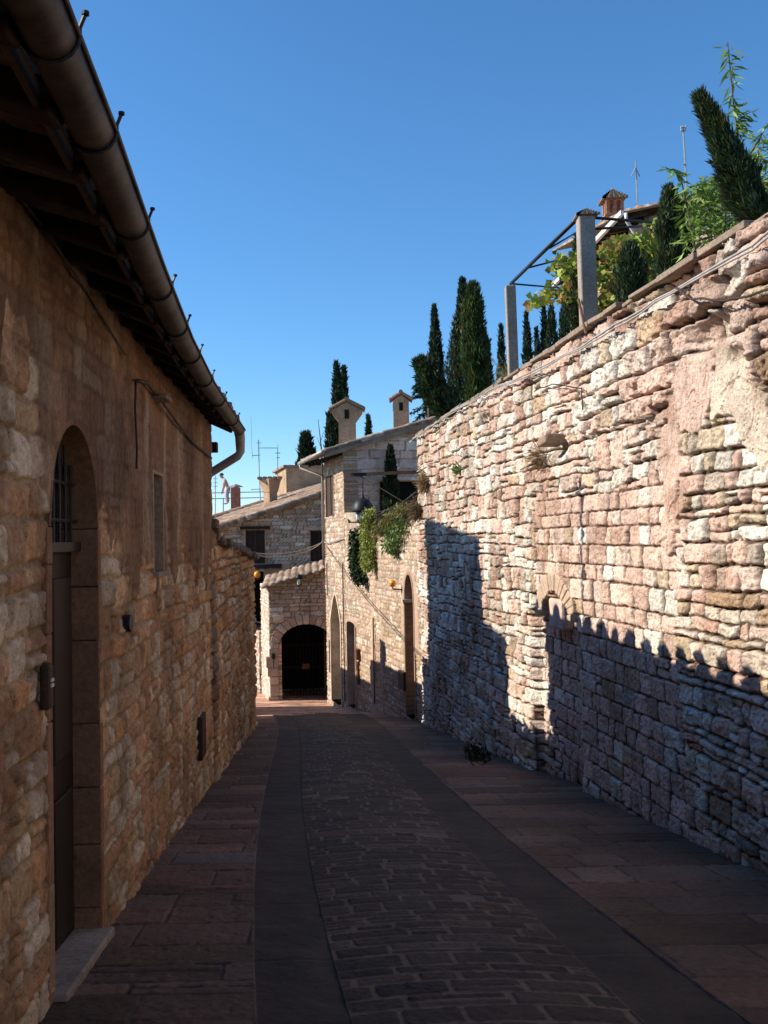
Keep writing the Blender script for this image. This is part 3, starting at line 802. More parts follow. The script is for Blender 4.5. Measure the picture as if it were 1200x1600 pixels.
# window in the stained wall
wf = reveal('window', LW, hole(win_out, 0), .24, M_JAMB, lhouse, ring=.05, proud=.022, cols=(.38, .26, .17), closed=True)
panel('shutter', LW, win_out, -.2, M_WOOD, wf, .04)
mb = MB(); mb.obox(LW.pt((wu0+wu1)/2, wz0-.02, .0), LW.D3*((wu1-wu0)/2+.05), LW.N3*.06, (0, 0, .022)); mb.build('window_sill', M_COPING, wf, bevel=.006)
# roof, soffit, rafters, gutter
GUT = [(-60, -420), (20, -165), (100, 0), (140, 103), (180, 205), (225, 332), (255, 415), (300, 528), (335, 598), (362, 640), (383, 672)]
ZG = 1.30
gp = []
for px, py in GUT:
    d_ = ray(px, py); t = ZG/d_[2]; gp.append(d_*t)
gp = np.array(gp)
pre = gp[0]+(gp[0]-gp[2])/np.linalg.norm(gp[0]-gp[2])*np.array([[7.5], [3.5]]); gp = np.concatenate([pre, gp])
gy_ = gp[:, 1]; gxx = gp[:, 0]
def eave_x(Y): return np.interp(Y, gy_, gxx)
mb = MB()
# tiles, built as two runs so the eave can follow the bend of the gutter
ye = np.linspace(-6, 11.87, 1000); nv = 40
sp = .35
ul = ye-ye[0]; ci = np.floor(ul/sp); xx = ul/sp-ci
hh = .14*np.sqrt(np.clip(1-((xx-.5)/.36)**2, 0, 1))
vv = np.linspace(0, 1, nv)
edge = np.stack([eave_x(ye)-.115, ye, 0*ye+ZG+.065], -1)
back = np.stack([lx(ye)-4.2, ye, 0*ye+ZG+.065+1.45], -1)
L_ = np.linalg.norm(back-edge, axis=1)
VVm = vv[None]*L_[:, None]+(hash01(ci, 4)[:, None]-.5)*.08*(vv[None] > 0)
ri = np.floor(VVm/.36); yy = VVm/.36-ri; tid = (ci[:, None]*501+ri).astype(np.int64)
H = hh[:, None]+(1-yy)*.028+(hash01(tid, 6)-.5)*.012
P = edge[:, None]*(1-vv[None, :, None])+back[:, None]*vv[None, :, None]
P[..., 2] += H
off = (hash01(ci, 9)-.5)*.05; P[:, 0, 0] += off
low = edge*1.0; low[:, 2] -= .03; lowb = back*1.0; lowb[:, 2] -= .06
C = pick(hash01(tid, 7), TILES)*(.75+.5*hash01(tid, 8))[..., None]
Vt = np.concatenate([low[:, None], P, lowb[:, None]], 1); C = np.concatenate([C[:, :1], C, C[:, -1:]], 1); m_ = nv+2
i, j = np.meshgrid(np.arange(len(ye)-1), np.arange(m_), indexing='ij'); j2 = (j+1) % m_
q = np.stack([i*m_+j, (i+1)*m_+j, (i+1)*m_+j2, i*m_+j2], -1).reshape(-1, 4)
np_mesh('tiled_roof', Vt.reshape(-1, 3), q, M_TILE, lhouse, C.reshape(-1, 3), smooth=False)
mb = MB(); mb.cur = (.28, .19, .13)   # the far slope of the roof
mb.prism([(lx(-6)-4.2, -6, ZG+1.5), (lx(11.4)-4.2, 11.75, ZG+1.5), (lx(11.4)-8.2, 11.75, ZG+.1), (lx(-6)-8.2, -6, ZG+.1)], (0, 0, .06))
mb.build('back_slope', M_TILE, lhouse)
mb = MB()   # boards under the tiles
for a, b in zip(np.linspace(-6, 11.5, 60)[:-1], np.linspace(-6, 11.5, 60)[1:]):
    mb.add([(eave_x(a)-.10, a, ZG+.055), (eave_x(b)-.10, b, ZG+.055), (lx(b)-.3, b, ZEAVE+.22), (lx(a)-.3, a, ZEAVE+.22), (eave_x(a)-.10, a, ZG+.035), (eave_x(b)-.10, b, ZG+.035), (lx(b)-.3, b, ZEAVE+.20), (lx(a)-.3, a, ZEAVE+.20)],
           [(0, 1, 2, 3), (7, 6, 5, 4), (0, 4, 5, 1), (3, 2, 6, 7)])
mb.build('soffit', M_BEAM, lhouse)
for y0 in np.arange(2.2, 8.6, 1.6):
    mb = MB(); mb.cur = (1, 1, 1); mb.bar((eave_x(y0)-.178, y0, ZG-.005), (eave_x(y0+1.58)-.178, y0+1.58, ZG-.005), .018, .07); mb.build('eave_board', M_SHUTTER, lhouse)
for y in np.arange(-.4, 11.4, .46):
    mb = MB(); mb.bar((lx(y)+.0-.25, y, ZEAVE+.14), (eave_x(y)-.12, y-.02, ZG+.0), .11+.02*math.sin(y*7), .13); mb.build('rafter', M_BEAM, lhouse, bevel=.012)
# half-round gutter with rolled rim and brackets
n = 10; R_ = .068
gg = np.array([gp[0]+(gp[0]-gp[1])*.0] + list(gp)); 
dens = []
for a, b in zip(gp[:-1], gp[1:]):
    k = max(2, int(np.linalg.norm(b-a)/.12))
    for t_ in range(k): dens.append(a+(b-a)*t_/k)
dens.append(gp[-1]); dens = np.array(dens)
tan = np.gradient(dens, axis=0); tan /= np.linalg.norm(tan, axis=1, keepdims=True)
side = np.stack([tan[:, 1], -tan[:, 0], 0*tan[:, 0]], -1)
ang = np.linspace(0, -math.pi, n)
rim = dens.copy(); cen = rim-side*R_
prof = cen[:, None]+(np.cos(ang)[None, :, None]*side[:, None]+np.sin(ang)[None, :, None]*np.array((0, 0, 1.)))*R_
prof2 = cen[:, None]+(np.cos(ang)[None, :, None]*side[:, None]+np.sin(ang)[None, :, None]*np.array((0, 0, 1.)))*(R_-.004)
Vg = np.concatenate([prof, prof2[:, ::-1]], 1); m_ = 2*n
i, j = np.meshgrid(np.arange(len(dens)-1), np.arange(m_), indexing='ij'); j2 = (j+1) % m_
q = np.stack([i*m_+j, (i+1)*m_+j, (i+1)*m_+j2, i*m_+j2], -1).reshape(-1, 4)
gut = np_mesh('gutter', Vg.reshape(-1, 3), q, M_GUTTER, lhouse, np.ones((len(Vg)*m_, 3)))
mb = MB(); mb.tube(dens+side*.004, .008, 6); mb.build('rolled_rim', M_GUTTER, gut, True)
for yb in (1.0, 2.38, 3.05, 3.9, 4.85, 5.75, 6.6, 7.6, 8.8, 10.2):
    k = int(np.argmin(np.abs(dens[:, 1]-yb))); mb = MB()
    pts = [cen[k]+(math.cos(a)*side[k]+math.sin(a)*np.array((0, 0, 1.)))*(R_+.006) for a in np.linspace(.0, -math.pi, 9)]
    mb.tube([pts[0]+(0, 0, .05)+side[k]*.012, pts[0]+(0, 0, .02)]+pts, .006, 5)
    mb.lathe(pts[0]+np.array((0, 0, .05))+side[k]*.014, [(.003, 0), (.010, .003), (.010, .012), (.003, .015)], 8)
    mb.build('gutter_bracket', M_IRON, gut)
e = cen[-1]+np.array((0, 0, -.03))
pw = LW.pt(us[-1]+.13, .78, -.06)
mb = MB(); mb.tube([e+np.array((-.0, -.02, .0)), e+np.array((.0, .05, -.05)), e+np.array((.0, .06, -.22)), e+np.array((-.03, .06, -.27)), pw, pw+np.array((-.04, 0, -.06)), pw+np.array((-.04, .02, -4.0))], [.062, .06, .052, .05, .05, .05, .05], 10)
mb.build('downpipe', M_PIPE, gut, True)
mb = MB(); p = LW.pt(us[-1]+.12, 1.12, .02); mb.box(p, (.12, .12, .12)); mb.build('purlin_end', M_BEAM, lhouse)
# small things fixed to the wall
a = LW.hit(62, 1073); mb = MB(); mb.obox(LW.pt(a[0], a[1], .03), LW.D3*.042, LW.N3*.022, (0, 0, .10)); ic = mb.build('intercom_panel', M_SHUTTER, lhouse, bevel=.015)
for dz in (.028, .005): 
    mb = MB(); mb.obox(LW.pt(a[0], a[1]+dz, .054), LW.D3*.02, LW.N3*.004, (0, 0, .007)); mb.build('button', M_WHITE, ic)
a = LW.hit(192, 974); mb = MB(); mb.prism([LW.pt(a[0]+.075*math.cos(t), a[1]+.055*math.sin(t), .055) for t in np.linspace(0, 2*math.pi, 20)[:-1]], -LW.N3*.05); mb.build('wall_vent', M_IRON, lhouse, bevel=.008)
a = LW.hit(311, 1150); mb = MB(); mb.obox(LW.pt(a[0], a[1], .03), LW.D3*.17, LW.N3*.025, (0, 0, .22)); mb.build('meter_hatch', M_SHUTTER, lhouse, bevel=.008)
a = LW.hit(238, 622); mb = MB(); mb.obox(LW.pt(a[0], a[1], .06), LW.D3*.14, LW.N3*.07, (0, 0, .02)); mb.build('stone_bracket', M_COPING, lhouse, bevel=.008)
def wcab(name, pix, r, off, seed):
    P = [LW.hit(*p) for p in pix]; rng = np.random.default_rng(seed); pts = []
    for (a, b), (c, d_) in zip(P[:-1], P[1:]):
        n = max(2, int(math.hypot(c-a, d_-b)/.15))
        for k in range(n): pts.append(LW.pt(a+(c-a)*k/n, b+(d_-b)*k/n+rng.uniform(-.006, .006), off))
    pts.append(LW.pt(P[-1][0], P[-1][1], off)); mb = MB(); mb.tube(pts, r, 6); mb.build(name, M_DCABLE, lhouse, True)
wcab('wall_cable', [(-80, 160), (0, 292), (56, 364), (109, 439), (184, 555)], .006, .05, 1)
wcab('wall_cable', [(200, 594), (216, 598), (238, 622), (262, 655), (290, 690), (322, 716)], .013, .06, 2)
wcab('hanging_wire', [(199, 592), (198, 640), (201, 700), (200, 732)], .008, .055, 3)
mb = MB(); mb.tube([(-3.2, 10.15, ZG+.5), (-3.2, 10.15, 3.9)], .035, 8); mb.build('roof_antenna', M_GALV, lhouse)

# ------------------------------------------------------------------ garden wall beyond the house, left
GL = Wall(LW.pt(LW.uofY(11.30), 0), (lx(19.6)-lx(11.42), 19.6-11.42))
gl_len = math.hypot(lx(19.6)-lx(11.42), 19.6-11.42)
def rel_gw(u, v):
    h, p, s = stone_relief(u, v, 131, depth=.045, rough=.016, rh=.18, rj=.35, sw=.28, sj=.5, gap=.02, rc=.04, edge=.035, warp=.05, split=.2)
    c = stone_color(s, p, 131, [(.72, ORA), (.28, CRM)], (.17, .12, .08), .18)
    st = sstep(.45, .7, fbm(u*1.5, v*1.2, 132))[..., None]
    c = c*(1-.45*st)+np.array((.15, .085, .05))*.45*st
    moss = (sstep(.2, -.05, (np.interp(u, [0, gl_len], [.1, -.38])-v))*sstep(.35, .6, fbm(u*2.5, v*3, 133)))[..., None]
    c = c*(1-.7*moss)+np.array((.10, .085, .05))*.7*moss
    return h+.12*(fbm(u*.6, v*.6, 134)-.5), c
gwall = thing('garden_wall', 'low rugged stone garden wall in shade continuing from the house on the left', 'wall', GL.pt(4, G(15), -.2))
wall_mesh('masonry', GL, np.linspace(0, gl_len, 330), 230, lambda u: G(11.4+u)-.25, lambda u: np.interp(u, [0, .5, 1.2, gl_len*.7, gl_len], [.22, .10, -.02, -.24, -.36])+.05*(vnoise(u*3, u*0, 5)-.5), rel_gw, M_OLDWALL, gwall, thick=.45)
mb = MB(); rng = np.random.default_rng(6); u = 0
while u < gl_len:
    l = rng.uniform(.18, .38); z = np.interp(u+l/2, [0, .5, 1.2, gl_len*.7, gl_len], [.22, .10, -.02, -.24, -.36]); g = rng.uniform(.6, 1.1)
    mb.cur = (.21*g, .15*g, .105*g); mb.obox(GL.pt(u+l/2, z+.01, -.17+rng.uniform(-.04, .04)), GL.D3*l/2*.95+np.array((0, 0, rng.uniform(-.03, .03))), GL.N3*.27, (0, 0, rng.uniform(.03, .06))); u += l
mb.build('capping_stones', M_JAMB, gwall, bevel=.02)
# its continuation round the bend, with a narrow gap
G2 = Wall((-2.72, 19.62), (-.95, 4.4)); 
def seg(name, W, u0, u1, zt, parent, seed, zb=None):
    def r(u, v):
        h, p, s = stone_relief(u, v, seed, depth=.04, rough=.012, rh=.18, sw=.3, sj=.5, gap=.02, warp=.04)
        return h, stone_color(s, p, seed, [(.6, PINK), (.25, WHITE), (.15, TAN)], (.17, .12, .085))
    return wall_mesh(name, W, np.arange(u0, u1+.03, .05), 70, (lambda u: G(W.O[1]+u*W.D[1])-.2) if zb is None else (lambda u: zb+0*u), lambda u: np.interp(u, zt[0], zt[1]), r, M_STONE, parent, .4)
bw = thing('boundary_wall', 'lower stepped stone wall hidden round the bend past the garden wall', 'wall', G2.pt(2, G(22), -.2))
seg('masonry', G2, 0, 4.1, ([0, 4.1], [-.80, -.85]), bw, 141)
seg('masonry', G2, 4.1, 4.45, ([4.1, 4.45], [-.85, -.87]), bw, 142, zb=-2.8)
seg('masonry', G2, 4.45, 5.3, ([4.45, 5.3], [-.88, -.95]), bw, 143)
seg('masonry', G2, 5.3, 9.8, ([5.3, 9.8], [-1.55, -1.75]), bw, 144)
pc = G2.pt(4.05, -.85, -.2); mb = MB(); mb.box(pc+np.array((0, 0, .25)), (.35, .5, .66)); mb.build('wall_pier', M_PLASTER, bw)
# tall neighbour set back behind the left house: only its shade reaches the lane
th = thing('tall_house', 'tall plain plastered house set back behind the left house', 'house', (-11, 17.4, G(17)))
mb = MB(); mb.prism([(-7.2, 14.75, G(17)-.3), (-7.2, 19.0, G(17)-.3), (-14, 19.0, G(17)-.3), (-14, 14.75, G(17)-.3)], (0, 0, 5.25-G(17)+.3)); mb.build('wall', M_PLASTER, th)
mb = MB(); mb.cur = (.3, .2, .14); mb.prism([(-6.95, 14.7, 5.2), (-6.95, 19.1, 5.2), (-10.6, 19.1, 6.3), (-10.6, 14.7, 6.3)], (0, 0, .12)); mb.prism([(-14.3, 14.7, 5.2), (-14.3, 19.1, 5.2), (-10.6, 19.1, 6.3), (-10.6, 14.7, 6.3)], (0, 0, .12)); mb.build('roof', M_TILE, th)
mb = MB(); mb.prism([(-7.5, 13.35, G(17)-.3), (-7.5, 14.73, G(17)-.3), (-12, 14.73, G(17)-.3), (-12, 13.35, G(17)-.3)], (0, 0, 4.45-G(17)+.3)); mb.build('lean_to', M_PLASTER, th)
M_SHADEPL = mat_var('shade-darkened plaster', (.10, .075, .055), scales=(1.2, 14), amt=(.25, .2), bump=(.4, .01), bscale=24)  # plaster darkened so its colour carries the shade inside the archway
# ------------------------------------------------------------------ terraced house on the right beyond the wall
def rel_house(seed, mix, joint, depth=.022, rh=.135, sw=.19, tint=1., gap=.022):
    def f(u, v):
        h, p, s = stone_relief(u, v, seed, depth=depth, rough=.01, rh=rh, rj=.35, sw=sw, sj=.45, gap=gap, rc=.022, edge=.02, warp=.04, split=.25)
        c = stone_color(s, p, seed, mix, joint, .16)*tint
        return h, c*(.85+.3*fbm(u*.8, v*.8, seed+9))[..., None]
    return f
MIXH = [(.5, PINK), (.22, WHITE), (.28, TAN)]
S_UP = 6.73; S_END = 9.5
house = thing('terraced_house', 'stone house on the right bend with terrace, hanging plants and arched doorways', 'house', FC.pt(4, G(24)-.2, -3))
def fhit(px, py): return FC.hit(px, py)
def px_open(x0, x1, ytop, yspr, ybot, pointed=False, n=14):
    u1 = fhit(x0, ybot)[0]; u0 = fhit(x1, ybot)[0]; um = fhit((x0+x1)/2, ytop)
    zt = um[1]; zs = fhit((x0+x1)/2, yspr)[1]; zb = min(fhit(x0, ybot)[1], G(FC.pt(u0, 0)[1]))+.0
    return outline(u0, u1, zb, zs, zt-zs, n, pointed)
o_gothic = px_open(520, 535, 930, 972, 1093, True)
o_rect = px_open(545.5, 558, 972, 976, 1101)
o_brick = px_open(637, 651, 898, 945, 1113)
o_win = px_open(510.5, 523, 742, 743, 807); 
zw0 = fhit(513, 807)[1]; o_win = outline(o_win[0][0], o_win[-1][0], zw0, fhit(513, 744)[1])
ufs = np.arange(-1.2, S_END+.01, .032)
def zterr(u): return np.where(u < S_UP, np.where(u > S_UP-.45, .72, .42), 2.62)
rf = rel_house(151, MIXH, (.34, .25, .18), tint=np.array((.76, .735, .68)))
def rel_fac(u, v):
    h, c = rf(u, v)
    # smooth plaster bands round the openings
    def near(P, g0, g1):
        P = np.array(P); c0 = P.mean(0); return in_poly(u, v, c0+(P-c0)*np.array((g0, g1)))
    m = near(o_brick, 1.9, 1.28) & (v > G(22)+1.6)
    m |= near(o_rect, 1.5, 1.25) & (v > fhit(551, 976)[1]-.05)
    bl = px_open(586, 598, 950, 985, 1100); bb = near(bl, 1.5, 1.12) & ~near(bl, .9, .95)
    pc = np.array((.44, .315, .235))*(.85+.3*fbm(u*3, v*3, 152))[..., None]
    mm = (m | bb)[..., None]
    return np.where(m | bb, .03, h), np.where(mm, pc, c)
wall_mesh('terrace_wall', FC, ufs[ufs <= S_UP+.001], 190, lambda u: G(FC.O[1]+u*FC.D[1])-.25, zterr, rel_fac, M_FARSTONE, house, .4, holes=[hole(P, .01) for P in (o_gothic, o_rect, o_brick)])
ub = np.concatenate([[ufs[ufs <= S_UP+.001][-1]+.001], ufs[ufs > S_UP+.001]])
wall_mesh('facade', FC, ub, 240, lambda u: G(FC.O[1]+u*FC.D[1])-.25, lambda u: 2.5+0*u, rel_fac, M_FARSTONE, house, .4, holes=[hole(P, .01) for P in (o_gothic, o_rect, o_win)])
# front of the upper storey, facing down the lane
UF = Wall(FC.pt(S_UP+.0, 0), (.966, .26))
def rel_up(u, v):
    h, c = rel_house(161, [(.66, PINK), (.12, WHITE), (.22, TAN)], (.30, .22, .16), .02, .22, .42, .92, .014)(u, v)
    q = (u < .30)[..., None]        # smooth plastered corner strip
    return np.where(q[..., 0], .02, h), np.where(q, np.array((.43, .30, .21))*np.ones_like(c), c)
o_tdoor = outline(1.05, 2.6, .15, 1.62)
def gable(u): return np.interp(u, [0, 6.2, 12], [2.62, 2.62+6.2*.30, 2.62])
wall_mesh('gable_wall', UF, np.arange(.0, 9, .04), 150, lambda u: .1+0*u, gable, rel_up, M_FARSTONE, house, .35, holes=[hole(o_tdoor, .01)])
pn = reveal('terrace_door', UF, o_tdoor, .3, M_PLASTER, house, ring=.05, proud=.028)
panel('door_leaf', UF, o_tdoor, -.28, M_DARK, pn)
# body behind and terrace floor
mb = MB(); a = FC.pt(-1.2, 0, -.42); b = FC.pt(S_UP-.01, 0, -.42); c = UF.pt(9, 0, -.02); d = FC.pt(-1.2, 0, -8)
mb.prism([(*a[:2], G(22)), (*b[:2], G(22)), (*c[:2], G(22)), (*d[:2], G(22))], (0, 0, .1-G(22))); mb.build('terrace_floor', M_COPING, house)
mb = MB(); e1 = UF.pt(8.9, 2.5, -.4); e2 = e1+np.array((*FC.D*4, 0)); e3 = FC.pt(S_END, 2.5, -.45)
mb.bar((e1[0], e1[1], -1), (e2[0], e2[1], -1), .3, 7); mb.bar((e3[0], e3[1], -1), (e2[0], e2[1], -1), .3, 6.9); mb.build('plain_wall', M_PLASTER, house)
# openings
def door_in(P, depth, mat, nm, ring=.03, fm=M_PLASTER, cols=None):
    r_ = reveal(nm, FC, P, depth, fm, house, ring=ring, proud=.04, cols=cols); return r_
g = door_in(o_gothic, .34, M_JAMB, 'pointed_doorway', .11, M_JAMB, (.50, .41, .31)); panel('door_leaf', FC, o_gothic, -.33, mat_var('pale door', (.36, .29, .2), scales=(3, 30), amt=(.15, .15), bump=(.2, .005)), g)
g = door_in(o_rect, .42, M_JAMB, 'plain_doorway', .05, M_JAMB, (.44, .32, .24)); panel('door_leaf', FC, o_rect, -.40, M_WOOD, g)
g = door_in(o_brick, .75, M_BRICK, 'brick_doorway', .06, M_BRICK, (.30, .20, .14))
mb = MB(); rng = np.random.default_rng(4); zb = o_brick[0][1]; zt = o_brick[1][1]; z = zb
while z < zt:
    q_ = rng.uniform(.75, 1.15); mb.cur = (.27*q_, .165*q_, .105*q_); mb.obox(FC.pt(o_brick[-1][0]+.02, z+.024, -.36), FC.D3*.035, FC.N3*.39, (0, 0, .021)); z += .055
mb.build('brick_jamb', M_BRICK, g); panel('door_leaf', FC, o_brick, -.72, M_WOOD, g)
zi = fhit(640, 940)[1]; mb = MB(); mb.cur = (.5, .43, .34); mb.obox(FC.pt(o_brick[-1][0]-.02, zi, -.3), FC.D3*.07, FC.N3*.4, (0, 0, .035)); mb.build('impost', M_JAMB, g)
w_ = reveal('window', FC, o_win, .16, M_JAMB, house, ring=.05, proud=.03, cols=(.45, .34, .26)); panel('pane', FC, o_win, -.15, M_GLASS, w_, .02)
mb = MB(); uu0, uu1 = o_win[0][0], o_win[-1][0]
for s0, s1 in ((uu0-.55*(uu1-uu0)*.0, uu0+.46*(uu1-uu0)), (uu0+.54*(uu1-uu0), uu1)):
    mb.obox(FC.pt((s0+s1)/2, (o_win[0][1]+o_win[1][1])/2, -.04), FC.D3*(s1-s0)/2*.96, FC.N3*.02, (0, 0, (o_win[1][1]-o_win[0][1])/2*.98))
mb.build('shutter', M_SHUTTER, w_)
# roof: gable running back along the facade
Nup = np.array((*UF.D, .30)); Vdir = Nup/np.linalg.norm(Nup)
P0 = FC.pt(S_UP-.35, 2.50, .62); P0[2] = 2.62-.30*.60
tile_roof('tiled_roof', P0, (*FC.D, 0), Vdir, 3.7, 7.1, house, seed=31, dv=.07, du=.04)
mb = MB(); mb.cur = (.27, .18, .125); top = P0+Vdir*7.1; mb.prism([top+np.array((0, 0, .0)), top+np.array((*FC.D*3.7, 0)), top+np.array((*FC.D*3.7, 0))+np.array((UF.D[0]*5, UF.D[1]*5, -1.5)), top+np.array((UF.D[0]*5, UF.D[1]*5, -1.5))], (0, 0, .07)); mb.build('back_slope', M_TILE, house)
mb = MB(); a = P0+np.array((0, 0, -.06)); mb.bar(a+Vdir*.05+np.array((*FC.D*.1, -.05)), a+Vdir*7+np.array((*FC.D*.1, -.05)), .16, .12); mb.build('verge_board', M_COPING, house)
mb = MB(); ge = P0-np.array((*UF.D*.05, .02)); mb.tube([ge+np.array((*FC.D*(-.0), 0)), ge+np.array((*FC.D*3.75, -.03))], .065, 8); gt = mb.build('gutter', M_PIPE, house, True)
mb = MB(); g0 = ge+np.array((*FC.D*3.6, -.05)); g1 = FC.pt(S_END-.1, 1.95, .08); mb.tube([g0, g0+np.array((0, 0, -.12)), g1, g1+np.array((0, 0, -2.5))], .045, 7); mb.build('downpipe', M_PIPE, gt, True)
for k in range(6): mb = MB(); q_ = FC.pt(S_UP+.1+k*.5, 2.42, .02); mb.bar(q_, q_+np.array((-UF.D[0]*.5, -UF.D[1]*.5, -.15)), .09, .1); mb.build('rafter_tail', M_BEAM, house)

def flared_chimney(parent, px, ytop, ybase, Y, wb, wt, name='chimney', col=(.40, .275, .19), flare=True, hole_=(.16, .26), rot=0.):
    """plastered chimney: shaft, flared head with openings, little tiled gable"""
    T = at(px, ytop, Y); B = at(px, ybase, Y); H = T[2]-B[2]
    mb = MB(); zb = -H-.9
    R2 = np.array([[math.cos(rot), -math.sin(rot)], [math.sin(rot), math.cos(rot)]])
    def L3(x, y, z): q = R2 @ np.array((x, y)); return T+np.array((q[0], q[1], z))
    def ring(w, z, dd=None): dd = w if dd is None else dd; return [L3(x*w/2, y*dd/2, z) for x, y in ((-1, -1), (1, -1), (1, 1), (-1, 1))]
    zc = -H*.26; zf = -H*.52 if flare else -H*.5
    rings = [ring(wb, zb), ring(wb, zf)] + ([ring(wt*.93, zc-.06, wb*1.05), ring(wt*.93, zc, wb*1.05)] if flare else [ring(wb, zc)])
    vs = [p for r in rings for p in r]
    fs = [(i*4+k, i*4+(k+1) % 4, (i+1)*4+(k+1) % 4, (i+1)*4+k) for i in range(len(rings)-1) for k in range(4)]+[tuple((len(rings)-1)*4+k for k in range(4))]
    mb.cur = col; mb.add(vs, fs)
    ww = wt*.93 if flare else wb; dd = wb*1.05 if flare else wb
    mb.prism([L3(-ww/2, -dd/2, zc), L3(ww/2, -dd/2, zc), L3(0, -dd/2, -.09)], R2 @ np.array((0, dd)) if False else np.append(R2 @ np.array((0., dd)), 0))
    ch = mb.build(name, M_PLASTER if True else None, parent)
    mb = MB(); w = wt/2*1.06; hd = dd/2+.06; mb.cur = (.30, .20, .14)
    for s in (-1, 1):
        mb.prism([L3(0, -hd, -.07), L3(0, hd, -.07), L3(s*w, hd, zc-.015), L3(s*w, -hd, zc-.015)], (0, 0, .06))
        for k in range(4): y = -hd+.1+k*(2*hd-.2)/3; mb.tube([L3(0, y, -.01), L3(s*w*1.02, y, zc+.05)], .05, 6)
    mb.tube([L3(0, -hd-.03, .0), L3(0, hd+.03, .0)], .065, 8)
    mb.build('chimney_cap', M_TILE, ch)
    mb = MB(); hw, hh = hole_; zm = zc+(.0 if flare else -.08)-hh*.45
    mb.obox(L3(0, -dd/2 - .0, zm), (*(R2 @ np.array((hw/2, 0))), 0), (*(R2 @ np.array((0, .012))), 0), (0, 0, hh/2)); mb.build('smoke_opening', M_DARK, ch); mb = MB()
    mb.obox(L3(-ww/2*.985, 0, zm), (*(R2 @ np.array((.012, 0))), 0), (*(R2 @ np.array((0, dd*.3))), 0), (0, 0, hh/2*.8))
    mb.build('smoke_opening', M_DARK, ch)
    return ch
flared_chimney(house, 542, 625, 692, 28.6, .50, .98, hole_=(.13, .27))
flared_chimney(house, 626, 614, 665, 30.5, .50, .68, flare=False, hole_=(.12, .26))
# railing of the terrace, awning beam
mb = MB(); pr = [(557, 809), (580, 803), (605, 796), (625, 786), (646, 769)]
ts = [FC.hit(*p) for p in pr]; tops = [FC.pt(u, z, -.06) for u, z in ts]
mb.tube(tops, .022, 6); rl = mb.build('terrace_railing', M_IRON, house, True)
for k in range(30):
    mb = MB(); t_ = k/29*(len(tops)-1); i = min(int(t_), len(tops)-2); q_ = tops[i]+(tops[i+1]-tops[i])*(t_-i); mb.tube([q_, (q_[0], q_[1], .40)], .009, 5); mb.build('railing_bar', M_IRON, rl)
mb = MB(); a = at(549, 742, 27.0); b = at(660, 742, 26.2); b[2] = a[2]; mb.bar(a, b, .12, .09); mb.tube([at(560, 742, 27.0), at(640, 790, 25)], .012, 5); mb.build('awning_beam', M_BEAM, house)
# plants on the terrace
tt = thing('potted_cypress', 'slim dark potted cypress standing on the terrace before its dark doorway', 'potted plant', (*UF.pt(1.25, 0, .5)[:2], .1))
bs = UF.pt(1.25, .1, .5); rng = np.random.default_rng(3); n = 1600
h = rng.random(n); an = rng.uniform(0, 6.28, n); rad = .28*np.clip(1-h, 0, 1)**.6*np.minimum(1, .5+h*3)*np.sqrt(rng.random(n))
C = bs+np.stack([np.cos(an)*rad, np.sin(an)*rad, .45+h*2.0], -1)
leaf_mesh('crown', C, np.stack([np.cos(an)*.4, np.sin(an)*.4, 1+0*an], -1), .14, .05, green(n, CYP, rng), tt, 3)
mb = MB(); mb.cur = (.3, .16, .1); mb.lathe(bs, [(.14, 0), (.2, .38), (.22, .42), (.19, .42), (.17, .36)], 14); mb.tube([bs+(0, 0, .35), bs+(0, 0, 1.2)], .02, 6); mb.build('pot', M_TILE, tt)
def hanging(label, pix, depth_off, n, pal, ll, lw, wpx, seed, name='hanging_plant', droop=.8, stems=6):
    """plant trailing over the terrace edge along a pixel path on the facade"""
    rng = np.random.default_rng(seed)
    P = np.array([FC.hit(x, y) for x, y in pix]); wid = np.array(wpx)
    t_ = thing(name, label, 'plant', FC.pt(P[0, 0], P[0, 1], depth_off))
    k = rng.random(n)*(len(P)-1); i = k.astype(int).clip(0, len(P)-2); f = (k-i)[:, None]
    c = P[i]*(1-f)+P[i+1]*f; w = wid[i]*(1-f[:, 0])+wid[i+1]*f[:, 0]
    r = rng.normal(0, .45, n).clip(-1, 1)
    uu = c[:, 0]+r*w; zz = c[:, 1]+rng.normal(0, .06, n)
    oo = depth_off+np.abs(rng.normal(0, .5, n)).clip(0, 1)*.30*np.sqrt(np.clip(1-r*r, .05, 1))
    C = FC.pts(uu, zz, oo)
    D = np.stack([rng.normal(0, .6, n)+FC.N[0]*.4, rng.normal(0, .6, n)+FC.N[1]*.4, -droop+rng.normal(0, .45, n)], -1)
    cl = .65+.7*fbm(uu*6, zz*4, seed)
    leaf_mesh('foliage', C, D, ll, lw, green(n, pal, rng, cl), t_, seed)
    mb = MB()
    for s in range(stems):
        o = rng.uniform(-.6, .6); mb.tube([FC.pt(P[q, 0]+o*wid[q], P[q, 1], depth_off+.03) for q in range(len(P))], .008, 4)
    mb.build('stem', M_BARK, t_)
LG = [(.26, .32, .06), (.31, .35, .08), (.20, .26, .05), (.35, .36, .11)]
DG = [(.022, .05, .018), (.03, .065, .02), (.018, .038, .016)]
RSTC = [(.20, .15, .04), (.13, .15, .04), (.22, .14, .04), (.12, .16, .04)]
MG = [(.13, .20, .06), (.17, .24, .07), (.10, .16, .05)]
hanging('bushy yellow-green trailing plant hanging down the sunlit terrace wall', [(589, 797), (585, 830), (584, 860), (588, 888)], .05, 2600, LG, .10, .03, [.18, .36, .40, .2], 1)
hanging('dark green ivy hanging down just behind the yellow-green trailing plant', [(568, 828), (566, 860), (567, 885), (575, 908)], .04, 2400, DG, .10, .06, [.15, .28, .30, .16], 2)
